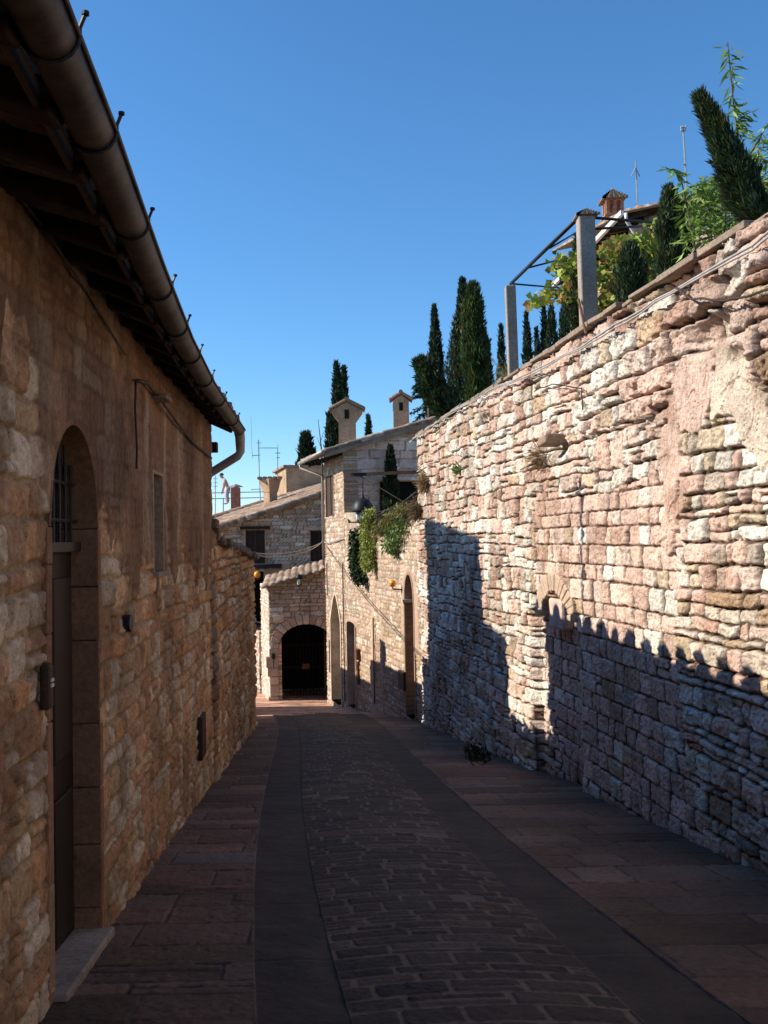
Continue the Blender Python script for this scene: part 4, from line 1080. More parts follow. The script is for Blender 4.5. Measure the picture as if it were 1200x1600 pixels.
hanging('rust and green shrub spilling over the terrace railing next to the rough wall', [(646, 790), (628, 802), (612, 818), (602, 832)], .05, 1500, RSTC, .14, .022, [.45, .55, .45, .2], 3)
hanging('thin green creeper dangling below the rust coloured shrub', [(636, 808), (628, 830), (622, 850), (620, 862)], .04, 750, MG, .08, .05, [.6, .75, .55, .2], 4)
# lantern on a bracket before the terrace
lc = at(567, 800, 24.2)
t_ = thing('street_lantern', 'large black domed street lantern before the hanging plants of the terrace', 'lamp', lc)
R_ = 17/1500*24.2
mb = MB(); mb.lathe(lc, [(R_*1.0, 0), (R_*1.02, .05), (R_*.98, .10), (R_*.86, .2), (R_*.62, .29), (R_*.30, .34), (.05, .36), (.03, .42), (.012, .75)], 20); mb.build('lamp_dome', M_IRON, t_, True)
mb = MB(); mb.lathe(lc+(0, 0, -.22), [(.15, 0), (.17, .02), (.19, .22)], 16); mb.build('lamp_glass', M_LGLASS, t_, True)
mb = MB()
for a in range(4): q_ = np.array((math.cos(a*math.pi/2+.9)*.2, math.sin(a*math.pi/2+.9)*.2, 0)); mb.tube([lc+q_+(0, 0, -.24), lc+q_+(0, 0, .02)], .016, 5)
mb.tube([lc+(0, -.19, -.24), lc+(0, -.19, .02)], .03, 5)
mb.lathe(lc+(0, 0, -.275), [(R_*.98, 0), (R_*1.0, .015), (R_*.98, .04)], 18); mb.lathe(lc+(0, 0, -.42), [(.05, 0), (.09, .06), (.10, .15)], 12)
mb.build('lamp_frame', M_IRON, t_)
w0 = FC.hit(567, 828); mb = MB(); a = FC.pt(w0[0]-.6, w0[1]+.05, -.02); mb.tube([lc+(0, 0, -.40), lc+(0, 0, -.5), a+np.array((0, 0, -.08)), a], .02, 6); mb.build('lamp_bracket', M_IRON, t_)
def amber(label, c, r, back):
    t_ = thing('wall_lamp', label, 'lamp', c, 'amber globe lamps on house walls'); mb = MB()
    mb.lathe(np.array(c)+(0, 0, -r), [(r*.25, 0), (r*.7, r*.3), (r, r), (r*.7, r*1.7), (r*.25, r*2)], 14); mb.build('lamp_globe', M_AMBER, t_, True)
    mb = MB(); mb.tube([np.array(c)+(0, 0, -r*.9), np.array(c)+(0, 0, -r*1.5), np.array(back)+(0, 0, -r*1.5), np.array(back)], .018, 6); mb.build('lamp_arm', M_IRON, t_)
q_ = FC.hit(628, 911); amber('small amber globe lamp on the wall beside the brick doorway', FC.pt(q_[0], q_[1], .22), .085, FC.pt(q_[0]-.08, q_[1]-.02, -.02))
# pipes, boxes on the facade
for x, y0, y1 in ((586, 965, 1098), (530+8, 880, 1093), (513, 880, 930), (517, 1000, 1050)):
    mb = MB(); a = FC.hit(x, y0); b = FC.hit(x, y1); mb.tube([FC.pt(a[0], a[1], .05), FC.pt(a[0], b[1], .05)], .02, 6); mb.build('wall_pipe', M_RUST, house)
a = FC.hit(632, 1062); mb = MB(); mb.obox(FC.pt(a[0], a[1], .05), FC.D3*.22, FC.N3*.04, (0, 0, .2)); mb.build('meter_box', M_IRON, house)
a = FC.hit(562, 1022); mb = MB(); mb.obox(FC.pt(a[0], a[1], .06), FC.D3*.12, FC.N3*.06, (0, 0, .14)); mb.obox(FC.pt(a[0], a[1]-.5, .05), FC.D3*.04, FC.N3*.03, (0, 0, .3)); mb.build('letter_box', M_RUST, house)

# twin cable across the lane and along the facade
def wire(name, label, a, b, sag, r, mat, n=16, extra=None):
    a = np.array(a); b = np.array(b); mb = MB()
    for o, s in [((0, 0, 0), sag)]+([(extra, sag*1.15)] if extra else []):
        pts = [a+(b-a)*k/n+np.array((0, 0, -4*s*(k/n)*(1-k/n)))+np.array(o)*min(1, 6*(k/n)*(1-k/n)) for k in range(n+1)]; mb.tube(pts, r, 5)
    return mb
u_, z_ = FC.hit(506, 846); e1 = FC.pt(u_-.05, z_, .03); s1 = at(384, 863, 19.3)
mb = wire('', '', s1, e1, .16, .013, M_CABLE, extra=(0, 0, -.055))
pp = [FC.hit(*p) for p in ((506, 846), (514, 849), (524, 846), (536, 842), (540, 842))]
mb.tube([FC.pt(p[0], p[1], .06) for p in pp], .016, 5)
tag(mb.build('overhead_cable', M_CABLE, None), 'pale twin cable sagging across the lane to the corner of the terraced house', 'cable')

# ------------------------------------------------------------------ house with the wide archway at the end of the lane
AW = Wall((-3.88, 32.0), (1, .10)); AL = Wall((-4.45, 34.4), (.57, -2.4))
ah = thing('arch_house', 'low stone building across the end of the lane with a wide dark archway', 'house', (-2.2, 33.2, G(32.5)-.1))
aw = [AW.hit(436, 1088), AW.hit(524, 1088)]; at_ = AW.hit(480, 975); asp = AW.hit(480, 1012)
o_arch = outline(aw[0][0], aw[1][0], G(32)-.1, asp[1], at_[1]-asp[1], 18)
zl, zr_ = AW.hit(416, 914)[1], AW.hit(505, 889)[1]; ur = AW.hit(505, 889)[0]
rA = rel_house(171, [(.45, TAN), (.38, PINK), (.17, WHITE)], (.20, .155, .11), .02, .15, .24, np.array((.74, .75, .72)))
wall_mesh('masonry', AW, np.arange(0, 4.6, .035), 150, lambda u: G(32)-.3+0*u, lambda u: zl+(zr_-zl)*u/ur-.05, rA, M_FARSTONE, ah, .4, holes=[hole(o_arch, .01)])
wall_mesh('side_wall', AL, np.arange(0, 2.47, .04), 130, lambda u: G(33)-.35+0*u, lambda u: zl-.05+0*u, rel_house(172, MIXH, (.28, .21, .15)), M_FARSTONE, ah, .4)
# voussoirs
mb = MB(); n = 15; cu = (aw[0][0]+aw[1][0])/2; ra = (aw[1][0]-aw[0][0])/2; rz = at_[1]-asp[1]; rng = np.random.default_rng(9)
for k in range(n):
    a0 = math.pi*k/n+.012; a1 = math.pi*(k+1)/n-.012; g = rng.uniform(.8, 1.12); ro = .30*rng.uniform(.85, 1.1)
    mb.cur = (.45*g, .36*g, .27*g) if k % 3 else (.42*g, .28*g, .21*g)
    mb.prism([AW.pt(cu+ra*math.cos(a0), asp[1]+rz*math.sin(a0), .045), AW.pt(cu+ra*math.cos(a1), asp[1]+rz*math.sin(a1), .045), AW.pt(cu+(ra+ro)*math.cos(a1), asp[1]+(rz+ro)*math.sin(a1), .045), AW.pt(cu+(ra+ro)*math.cos(a0), asp[1]+(rz+ro)*math.sin(a0), .045)], -AW.N3*.3)
for uu, sg in ((aw[0][0], -1), (aw[1][0], 1)):
    z = G(32)-.2
    while z < asp[1]:
        hh = rng.uniform(.25, .42); hh = min(hh, asp[1]-z+.01); g = rng.uniform(.8, 1.1); w_ = rng.uniform(.28, .42); mb.cur = (.44*g, .34*g, .25*g)
        mb.obox(AW.pt(uu+sg*w_/2, z+hh/2, -.12), AW.D3*w_/2, AW.N3*.165, (0, 0, hh/2-.008)); z += hh
mb.build('arch_stones', M_JAMB, ah, bevel=.015)
pn = reveal('passage', AW, o_arch, 2.9, M_SHADEPL, ah, ring=.02, proud=.02); panel('shade_panel', AW, o_arch, -2.85, M_DARK, pn)  # dark walls and near-black back panel paint in the passage's shade
gm = MB(); zg0 = G(32)-.02; 
for k in range(17):
    uu = aw[0][0]+(aw[1][0]-aw[0][0])*(k+.5)/17; x = (uu-cu)/ra; zz = asp[1]+rz*math.sqrt(max(0, 1-x*x)); gm.tube([AW.pt(uu, zg0, -.9), AW.pt(uu, zz, -.9)], .011, 5)
for z in (zg0+.15, zg0+.95, asp[1]): gm.bar(AW.pt(aw[0][0], z, -.9), AW.pt(aw[1][0], z, -.9), .03, .035)
gl_ = MB(); gl_.obox(AW.pt(cu-.02, zg0+.98, -.89), AW.D3*.13, AW.N3*.02, (0, 0, .09)); gm.bar(AW.pt(cu-.02, zg0, -.9), AW.pt(cu-.02, asp[1]+rz, -.9), .04, .05)
gate = gm.build('iron_gate', M_DARK, ah); gl_.build('gate_lock', M_RUST, gate)
Uv = np.array((*AW.D, (zr_-zl)/ur)); tile_roof('tiled_roof', AW.pt(-.25, zl-.06-.02, .22), Uv, (-.08, 1, .06), 4.6, 3.3, ah, seed=41, du=.035, dv=.08, sp=.25)
mb = MB(); mb.prism([AW.pt(-.1, zl-.1, -3.0), AW.pt(4.5, zl-.1, -3.0), AW.pt(4.5, G(32)-.3, -3.0), AW.pt(-.1, G(32)-.3, -3.0)], -AW.N3*.3); mb.build('plain_wall', M_PLASTER, ah)
a = AW.hit(435.5, 966); mb = MB(); mb.cur = (.52, .45, .35); mb.obox(AW.pt(a[0], a[1], .045), AW.D3*.165, AW.N3*.02, (0, 0, .115)); mb.build('stone_plaque', M_JAMB, ah, bevel=.008)
a = AW.hit(427.5, 1025); mb = MB(); mb.obox(AW.pt(a[0], a[1], .05), AW.D3*.05, AW.N3*.04, (0, 0, .09)); mb.obox(AW.pt(a[0], a[1]-.2, .04), AW.D3*.012, AW.N3*.015, (0, 0, .16)); mb.build('bell_box', M_IRON, ah)
a = AW.hit(467, 905); lc = AW.pt(a[0], a[1], .42); t_ = thing('wall_lantern', 'small black domed lantern hanging at the tiled eave of the archway building', 'lamp', lc)
mb = MB(); mb.lathe(lc+(0, 0, .02), [(.125, 0), (.12, .06), (.09, .12), (.03, .16), (.012, .2)], 14); mb.tube([lc+(0, 0, .2), lc+(0, 0, .24), AW.pt(a[0], a[1]+.2, .01)], .014, 5); mb.build('lamp_dome', M_IRON, t_, True)
mb = MB(); mb.lathe(lc+(0, 0, -.17), [(.055, 0), (.085, .19)], 8); mb.build('lamp_glass', M_LGLASS, t_)
mb = MB(); mb.lathe(lc+(0, 0, -.2), [(.03, 0), (.09, .02), (.09, .035)], 10)
for k in range(4): q_ = np.array((math.cos(k*1.57+.7)*.09, math.sin(k*1.57+.7)*.09, 0)); mb.tube([lc+q_+(0, 0, -.18), lc+q_+(0, 0, .03)], .01, 4)
mb.build('lamp_frame', M_IRON, t_)
# low wall with a railing beyond its left corner
LWW = Wall((-5.6, 36.6), (1.1, -2.1)); lw = thing('low_wall', 'short sunlit rubble wall with an iron rail beside the archway building', 'wall', LWW.pt(1, G(35), -.2))
wall_mesh('masonry', LWW, np.arange(0, 2.3, .05), 60, lambda u: G(35)-.3+0*u, lambda u: -3.3+0*u, rel_house(181, MIXH, (.2, .15, .11)), M_FARSTONE, lw, .35)
mb = MB(); mb.tube([LWW.pt(.05, -3.0, -.15), LWW.pt(2.2, -3.0, -.15)], .02, 6)
for k in range(12): mb.tube([LWW.pt(.05+k*.19, -3.32, -.15), LWW.pt(.05+k*.19, -3.0, -.15)], .012, 5)
mb.build('iron_rail', M_IRON, lw)

# ------------------------------------------------------------------ houses behind
HW = Wall((-9.5, 38), (1, 0))
fh = thing('background_house', 'shaded stone house behind with two windows under a long sloping tiled roof', 'house', (-4, 41, G(38)-.1))
def rakez(u): return np.interp(u, [HW.hit(330, 828)[0], HW.hit(505, 769)[0]], [HW.hit(330, 828)[1], HW.hit(505, 769)[1]]) + np.where(u < HW.hit(330, 828)[0], (u-HW.hit(330, 828)[0])*.3, 0)+np.where(u > HW.hit(505, 769)[0], (u-HW.hit(505, 769)[0])*.3, 0)
def pxr(W, x0, x1, y0, y1): a = W.hit(x0, y1); b = W.hit(x1, y0); return outline(a[0], b[0], a[1], b[1])
w1 = pxr(HW, 384, 414, 828, 881); w2 = pxr(HW, 485, 512, 829, 877); dk = pxr(HW, 380, 412, 893, 980)
wall_mesh('masonry', HW, np.arange(0, 10.5, .045), 190, lambda u: G(38)-.4+0*u, lambda u: rakez(u), rel_house(191, [(.5, TAN), (.25, WHITE), (.25, PINK)], (.22, .17, .12), .02, .15, .25, np.array((.76, .77, .74))), M_FARSTONE, fh, .4, holes=[hole(P, .01) for P in (w1, w2, dk)])
def win(W, P, parent, lintel, wm=M_BEAM):
    f = reveal('window', W, P, .22, M_PLASTER, parent, ring=.03, proud=.03, closed=True); P = np.array(P); u0, u1 = P[:, 0].min(), P[:, 0].max(); z0, z1 = P[:, 1].min(), P[:, 1].max()
    panel('pane', W, [tuple(p) for p in P], -.18, M_GLASS, f, .02); mb = MB()
    for uu in (u0+.03, (u0+u1)/2, u1-.03): mb.obox(W.pt(uu, (z0+z1)/2, -.15), W.D3*.03, W.N3*.025, (0, 0, (z1-z0)/2))
    for zz in (z0+.03, z1-.03): mb.obox(W.pt((u0+u1)/2, zz, -.152), W.D3*(u1-u0)/2, W.N3*.024, (0, 0, .03))
    mb.build('window_frame', M_SHUTTER, f); mb = MB(); mb.cur = (.45, .38, .3)
    mb.obox(W.pt((u0+u1)/2, z1+.09, -.03), W.D3*((u1-u0)/2+.2), W.N3*.10, (0, 0, .06)); mb.build('lintel', lintel, f)
    mb = MB(); mb.cur = (.4, .33, .25); mb.obox(W.pt((u0+u1)/2, z0-.05, .0), W.D3*((u1-u0)/2+.08), W.N3*.09, (0, 0, .035)); mb.build('window_sill', M_JAMB, f)
win(HW, w1, fh, M_BEAM); win(HW, w2, fh, M_JAMB)
f = reveal('shaded_gap', HW, dk, .8, M_PLASTER, fh, ring=.03, proud=.03); panel('shade_panel', HW, dk, -.78, M_DARK, f)  # near-black panel stands in for the shade of the gap between the houses
mb = MB(); a = HW.hit(376, 886); b = HW.hit(440, 884); mb.bar(HW.pt(a[0], a[1], .1), HW.pt(b[0], b[1], .1), .25, .16); mb.build('porch_beam', M_IRON, fh)
sl = .31
tile_roof('tiled_roof', HW.pt(-.4, rakez(np.array(-.4))+.02, .32), (0, 1, .115), (1, 0, sl), 7.5, 11.5, fh, seed=51, sp=.24, du=.045, dv=.07, thick=.16, amp=.06)
mb = MB(); mb.prism([HW.pt(-.1, 0, -.42), HW.pt(10.4, 2, -.42), HW.pt(10.4, 2, -7), HW.pt(-.1, 0, -7)], (0, 0, .001)); mb.bar(HW.pt(.15, -3, -.42), HW.pt(.15, -3, -7), .3, 5.6); mb.bar(HW.pt(10.3, -1.5, -.42), HW.pt(10.3, -1.5, -7), .3, 8); mb.build('plain_wall', M_PLASTER, fh)
q_ = at(402, 898, 37.2); amber('small amber globe lamp in the dark gap left of the archway building', q_, .14, (q_[0], 38.0, q_[2]))
# pot-shaped chimney on its roof
c = at(422, 744, 42.0); ch = MB(); ch.cur = (.42, .30, .21)
ch.lathe(c+(0, 0, -1.25), [(.30, 0), (.30, .52), (.33, .54), (.46, 1.02), (.5, 1.1), (.44, 1.12)], 4); o = ch.build('chimney', M_PLASTER, fh)
ch = MB(); ch.cur = (.3, .2, .14)
for k in range(5): ch.tube([c+(-.45+k*.22, -.35, -.1), c+(-.45+k*.22, .35, -.06)], .08, 6)
ch.build('chimney_cap', M_TILE, o)
# roof further back
RH = Wall((-13, 46), (1, 0)); rh_ = thing('rear_house', 'rear house of which only a tiled roof edge rises over the background house', 'house', (-7, 49, G(46)))
za, zb_ = RH.hit(335, 803)[1], RH.hit(420, 778)[1]; ua, ub_ = RH.hit(335, 803)[0], RH.hit(420, 778)[0]; s2 = (zb_-za)/(ub_-ua)
mb = MB(); mb.prism([RH.pt(0, G(46), 0), RH.pt(12, G(46), 0), RH.pt(12, za+(12-ua)*s2-.1, 0), RH.pt(0, za-ua*s2-.1, 0)], (0, 6, 0)); mb.build('wall', M_PLASTER, rh_)
tile_roof('tiled_roof', RH.pt(-.3, za-(ua+.3)*s2-.12, .3), (0, 1, .07), (1, 0, s2), 6.5, 12.6, rh_, seed=61, sp=.26, du=.06, dv=.09, thick=.14)
mb = MB(); c = at(368, 762, 47.5); mb.cur = (.36, .15, .10); mb.box(c+(0, 0, -.7), (.42, .42, 1.4)); br = mb.build('chimney', M_TILE, rh_); mb = MB(); mb.cur = (.3, .26, .22); mb.lathe(c+(0, 0, .03), [(.36, 0), (.36, .03), (.08, .14)], 4); mb.build('chimney_cap', M_TILE, br)
# square plastered house block with a flat cap
bl = thing('square_house', 'plain square plastered house block rising behind the sloping tiled roof', 'house', (-3.5, 54, 0))
c = at(447, 730, 52.0); mb = MB(); top = c[2]; zb_ = G(54)
mb.prism([(c[0], c[1], zb_), (c[0]-1.1, c[1]+4.5, zb_), (c[0]+5, c[1]+6, zb_), (c[0]+5.4, c[1]+1.2, zb_)], (0, 0, top-zb_)); mb.build('wall', M_PLASTER, bl)
mb = MB(); mb.cur = (.3, .21, .15); mb.prism([(c[0]-.12, c[1]-.15, top), (c[0]-1.3, c[1]+4.6, top), (c[0]+5.1, c[1]+6.1, top-.1), (c[0]+5.5, c[1]+1.1, top-.1)], (0, 0, .12)); mb.build('roof', M_TILE, bl)
# antennas and the guard rail
def antenna(name, label, pts, r, Y, arms=()):
    mb = MB(); mb.tube([at(x, y, Y) for x, y in pts], r, 6)
    for (a, b) in arms: mb.tube([at(*a, Y-.02), at(*b, Y-.02)], r*.75, 5)
    return tag(mb.build(name, M_GALV, None), label, 'antenna', 'antennas above the roofs')
antenna('television_antenna', 'tall thin television antenna with branching arms standing by the pot-shaped chimney', [(407, 788), (405, 735), (404, 687)], .022, 42.5,
        [((404, 700), (434, 700)), ((434, 693), (434, 745)), ((394, 712), (407, 711)), ((394, 705), (394, 716)), ((392, 765), (408, 764)), ((430, 708), (438, 708)), ((432, 715), (437, 715)), ((401, 692), (408, 692))])
antenna('whip_antenna', 'very thin whip antenna against the sky beside the gutter end', [(394, 716), (392, 650)], .010, 42.5)
mb = MB(); y_ = 47.6
for yy in (769.5, 778.5): mb.tube([at(318, yy+1, y_), at(412, yy-1, y_+2)], .022, 5)
for xx, y0, y1 in ((336.5, 743, 806), (349, 778, 795)): mb.tube([at(xx, y0, y_), at(xx, y1+14, y_)], .025, 5)
for yy in (748, 754, 760): mb.tube([at(333, yy, y_), at(340, yy, y_)], .012, 4)
tag(mb.build('guard_rail', M_GALV, None), 'thin metal guard rail with upright antenna pole beside the man on the roof', 'railing')
# ------------------------------------------------------------------ the man on the roof
def skin_mesh(name, J, E, mat, parent, root=0, sub=2):
    me = bpy.data.meshes.new(name); me.from_pydata([j[0] for j in J], E, []); me.update(); me.materials.append(mat)
    o = bpy.data.objects.new(name, me); link(o, parent)
    o.modifiers.new('skin', 'SKIN'); o.modifiers.new('sub', 'SUBSURF').levels = sub; o.modifiers['sub'].render_levels = sub
    for i, j in enumerate(J):
        r = j[1]; me.skin_vertices[0].data[i].radius = (r, r) if not hasattr(r, '__len__') else r
        me.skin_vertices[0].data[i].use_root = (i == root)
    o.modifiers['skin'].use_smooth_shade = True
    return o
M_SKIN = mat_var('skin', (.55, .36, .27), scales=(5, 40), amt=(.08, .06), bump=(.05, .002), rough=.6)
M_TROUSERS = mat_var('pale trousers', (.42, .43, .46), scales=(5, 60), amt=(.1, .08), bump=(.2, .004), rough=.9)
M_HAIR = mat_var('brown hair', (.10, .06, .035), scales=(20, 90), amt=(.2, .2), bump=(.4, .004), rough=.7)
pb = at(355.5, 788, 47.9)
man = thing('person', 'shirtless man in pale trousers standing bent forward on the roof by the red chimney', 'person', pb)
def fw(f, l, z): return (pb[0]-f*.96+l*.28, pb[1]-f*.28-l*.96, pb[2]+z)
J = [(fw(-.02, 0, .82), (.14, .11)), (fw(.03, 0, 1.0), (.13, .10)), (fw(.11, 0, 1.2), (.17, .115)), (fw(.2, 0, 1.31), .06), (fw(.26, 0, 1.36), .07), (fw(.30, 0, 1.42), .098), (fw(.30, 0, 1.48), .085), (fw(.40, 0, 1.41), .018)]
E = [(0, 1), (1, 2), (2, 3), (3, 4), (4, 5), (5, 6), (5, 7)]
for s in (-1, 1):
    k = len(J)
    J += [(fw(-.02, s*.10, .76), .10), (fw(.05, s*.12, .44), .065), (fw(-.03, s*.13, .09), .042), (fw(.05, s*.13, .04), .04), (fw(.17, s*.14, .03), .028)]
    E += [(0, k), (k, k+1), (k+1, k+2), (k+2, k+3), (k+3, k+4)]
    k = len(J)
    J += [(fw(.14, s*.20, 1.21), .065), (fw(.15, s*.25, .95), .045), (fw(.22, s*.23, .73), .032), (fw(.24, s*.22, .65), (.04, .02))]
    E += [(2, k), (k, k+1), (k+1, k+2), (k+2, k+3)]
    h = len(J)-1
    for q in range(4):
        o_ = (q-1.5)*.022; L_ = (.07, .085, .08, .06)[q]; b_ = len(J)
        J += [(fw(.255+o_, s*.22, .60), .010), (fw(.27+o_, s*.215, .60-L_*.5), .009), (fw(.265+o_, s*.20, .60-L_), .008)]
        E += [(h, b_), (b_, b_+1), (b_+1, b_+2)]
    b_ = len(J); J += [(fw(.27, s*.17, .63), .011), (fw(.29, s*.16, .59), .009)]; E += [(h, b_), (b_, b_+1)]
skin_mesh('body', J, E, M_SKIN, man)
T = [(fw(.0, 0, .95), (.155, .135)), (fw(-.02, 0, .80), (.175, .155))]; TE = [(0, 1)]
for s in (-1, 1):
    k = len(T); T += [(fw(-.02, s*.10, .74), .135), (fw(.05, s*.12, .44), .10), (fw(-.03, s*.13, .10), .085)]; TE += [(1, k), (k, k+1), (k+1, k+2)]
skin_mesh('trousers', T, TE, M_TROUSERS, man)
mb = MB(); hc = np.array(fw(.275, 0, 1.475)); mb.lathe(hc, [(.105, -.03), (.108, .02), (.085, .07), (.03, .095)], 14); mb.build('hair', M_HAIR, man, True)

# ------------------------------------------------------------------ garden above the retaining wall
hh = thing('garden_house', 'house above the garden wall with shaded front, tiled eaves and white fascia', 'house', (9, 28, 2.6))
c0 = at(976, 334, 26.0); H = c0[2]
cL = at(868, 446, 33.5); cL[2] = H
dirL = (cL-c0); dirL[2] = 0; lenL = np.linalg.norm(dirL); dirL /= lenL
cR = at(1141, 290, 24.4); dirR = (cR-c0); dirR[2] = 0; dirR /= np.linalg.norm(dirR)
ins = c0+dirL*.75+dirR*.75
wL = Wall(ins[:2], dirL[:2]); wR = Wall(ins[:2], dirR[:2], flip=False)
if np.dot(wL.N, (-1, 0)) < 0: wL = Wall(ins[:2], dirL[:2], flip=True)
if np.dot(wR.N, (0, -1)) < 0: wR = Wall(ins[:2], dirR[:2], flip=True)
rH = rel_house(201, [(.4, TAN), (.3, WHITE), (.3, PINK)], (.33, .26, .19), .025, .2, .36, .95)
wall_mesh('side_wall', wL, np.arange(0, lenL, .08), 110, lambda u: 1.2+0*u, lambda u: H+.15+0*u, rH, M_FARSTONE, hh, .35)
wall_mesh('front_wall', wR, np.arange(0, 8, .08), 110, lambda u: 1.2+0*u, lambda u: H+.15+0*u, rH, M_FARSTONE, hh, .35)
far = c0+dirL*lenL+dirR*9; fr = c0+dirR*9
mb = MB(); mb.bar((fr[0]-.8, fr[1]+1, 5), (far[0]-.8, far[1]-1, 5), .3, 7.8); mb.bar((cL[0]+1, cL[1]-.8, 5), (far[0]-1, far[1]-.8, 5), .3, 7.8); mb.build('plain_wall', M_PLASTER, hh)
mb = MB(); mb.prism([c0, c0+dirL*lenL, far, fr], (0, 0, .06)); mb.build('soffit', M_BEAM, hh)
for k in range(int(lenL/.42)): mb = MB(); q_ = c0+dirL*(.2+k*.42)+np.array((0, 0, -.055)); mb.bar(q_+dirR*.03, q_+dirR*.75, .1, .1); mb.build('rafter_tail', M_BEAM, hh)
tile_roof('tiled_roof', c0+np.array((0, 0, .08)), dirR, dirL+np.array((0, 0, .16)), 9, lenL+.4, hh, seed=71, du=.06, dv=.12, thick=.02, sp=.26)
mb = MB(); mb.bar(c0+np.array((-.06, 0, .04)), c0+dirL*lenL+np.array((-.06, 0, .04)), .10, .13); mb.build('fascia', M_WHITE, hh)
mb = MB(); p2 = at(1001, 380, 26.6); mb.tube([c0+np.array((.02, -.05, 0)), c0+np.array((.03, -.05, -.2)), p2, p2+np.array((0, 0, -3))], .05, 8); mb.build('downpipe', M_WHITE, hh, True)
# brick chimney
c = at(957, 294, 29.5); w = .27; mb = MB()
rng = np.random.default_rng(3); z = -2.6
while z < -.38:
    g = rng.uniform(.8, 1.15); mb.cur = (.40*g, .20*g, .12*g)
    if z < -.85 or z > -.46: mb.box(c+(0, 0, z), (2*w, 2*w, .062))
    else:
        for sx in (-1, 0, 1): mb.box(c+(sx*(w-.05), -w+.05, z), (.1, .1, .062)); mb.box(c+(sx*(w-.05), w-.05, z), (.1, .1, .062))
        mb.box(c+(-w+.05, 0, z), (.1, .1, .06)); mb.box(c+(w-.05, 0, z), (.1, .1, .06))
    z += .066
mb.cur = (.38, .2, .13); mb.box(c+(0, 0, -.92), (2*w+.1, 2*w+.1, .05)); ch = mb.build('brick_chimney', M_BRICK, hh)
def tile_pyramid(name, c, w, h, parent, steps=6):
    mb = MB()
    for k in range(steps):
        s = 1-k/steps; mb.cur = (.30, .2+.02*(k % 2), .14); mb.box(c+np.array((0, 0, h*k/steps+h*.5/steps)), (w*2*s, w*2*s, h/steps*1.1))
        for j in range(5):
            for sx, sy in ((0, -1), (-1, 0)):
                o = (-1+j*.5)*w*s; q_ = c+np.array((o if sx == 0 else sx*w*s, o if sy == 0 else sy*w*s, h*k/steps+h*.5/steps)); mb.box(q_, (w*.28*s, w*.28*s, h/steps*1.25))
    mb.lathe(c+np.array((0, 0, h*.96)), [(w*.12, 0), (w*.10, h*.12), (.006, h*.3)], 6)
    return mb.build(name, M_TILE, parent)
tile_pyramid('chimney_cap', c+np.array((0, 0, -.42)), w*1.25, .36, ch)
antenna('aerial_mast', 'thin bare aerial mast rising beside the brick chimney of the garden house', [(996, 318), (993, 250)], .022, 28.0, [((986, 276), (993, 262)), ((1000, 276), (993, 262))])
antenna('aerial_mast', 'grey aerial mast with a forked square head above the garden foliage', [(1073, 300), (1070, 245), (1067, 196)], .024, 25.5, [((1064, 197), (1064, 205)), ((1071, 196), (1071, 204)), ((1064, 200), (1071, 199)), ((1067, 257), (1072, 257)), ((1064, 205), (1071, 204))])

# pergola with two concrete posts
pg = thing('pergola', 'garden pergola of two square concrete posts joined by black iron bars', 'pergola', RW.pt(11, 2.05, -.25))
def post(px0, px1, ytop, ybot, cap):
    pxm = (px0+px1)/2; Yp = RW.pt(RW.hit(pxm, ybot)[0], 0)[1]+.20
    T = at(pxm-3, ytop, Yp); B = at(pxm+2, ybot, Yp); w = (px1-px0)/1500*Yp*.80
    mb = MB(); mb.prism([(B[0]+sx*w/2, B[1]+sy*w/2, 1.75) for sx, sy in ((-1, -1), (1, -1), (1, 1), (-1, 1))], np.array((T[0]-B[0]-.01, 0, T[2]-1.75)))
    p = mb.build('post', M_CONC, pg, bevel=.015)
    if cap: tile_pyramid('post_cap', T+np.array((.0, 0, .0)), w*.62, .085, p, 5)
    return T, w
T1, w1_ = post(791, 811, 447, 585, False)
T2, w2_ = post(903, 935, 340, 515, True)
def pbar(a, b, r):
    mb = MB(); mb.tube([a, b], r, 8); mb.build('bar', M_IRON, pg, True)
pbar(T1+np.array((0, 0, .03)), T2+np.array((-.06, 0, .02)), .022)
pbar(T2+np.array((.05, 0, .0)), at(1042, 349, 11.2), .016)
pbar(T2+np.array((.05, 0, -.12)), at(1034, 352, 12.5), .014)
pbar(T1+np.array((.03, 0, .03)), at(888, 451, 14.5), .012)
m1 = T1*.72+T2*.28; pbar(m1+np.array((0, 0, .03)), at(905, 398, 14.0), .012)
m2 = T1*.42+T2*.58; pbar(m2+np.array((0, 0, .03)), at(903, 362, 13.4), .012)
# grape vine
VINE = [(.18, .27, .04), (.27, .35, .05), (.34, .37, .06), (.12, .19, .035), (.34, .28, .06), (.36, .20, .07)]
def leaf_zone(polys, n, Y0, Y1, rng):
    out = []
    for P, k in polys:
        P = np.array(P, float); x0, y0 = P.min(0); x1, y1 = P.max(0); g = 0
        while g < k:
            x, y = rng.uniform(x0, x1), rng.uniform(y0, y1)
            if in_poly(np.array([x]), np.array([y]), P)[0] and fbm(np.array([x/14.]), np.array([y/14.]), 9)[0] > .36:
                out.append(at(x, y, rng.uniform(Y0, Y1))); g += 1
    return np.array(out)
rng = np.random.default_rng(12)
C = leaf_zone([([(934, 395), (950, 372), (1000, 372), (1012, 350), (1045, 345), (1062, 372), (1066, 430), (1040, 455), (1000, 480), (960, 505), (936, 515)], 3400),
               ([(855, 415), (868, 398), (905, 392), (905, 480), (880, 470), (868, 468), (882, 440)], 300), ([(823, 478), (828, 462), (850, 458), (858, 436), (868, 440), (866, 470), (845, 476)], 110)], 0, 10.6, 12.6, rng)
vt = thing('grape_vine', 'yellowing grape vine climbing behind the nearer concrete post of the pergola', 'vine', (2.9, 11.4, 1.9))
leaf_mesh('foliage', C, rng.normal(0, 1, (len(C), 3))+np.array((-.3, -.2, -.4)), .085, .085, green(len(C), VINE, rng), vt, 12)
mb = MB()
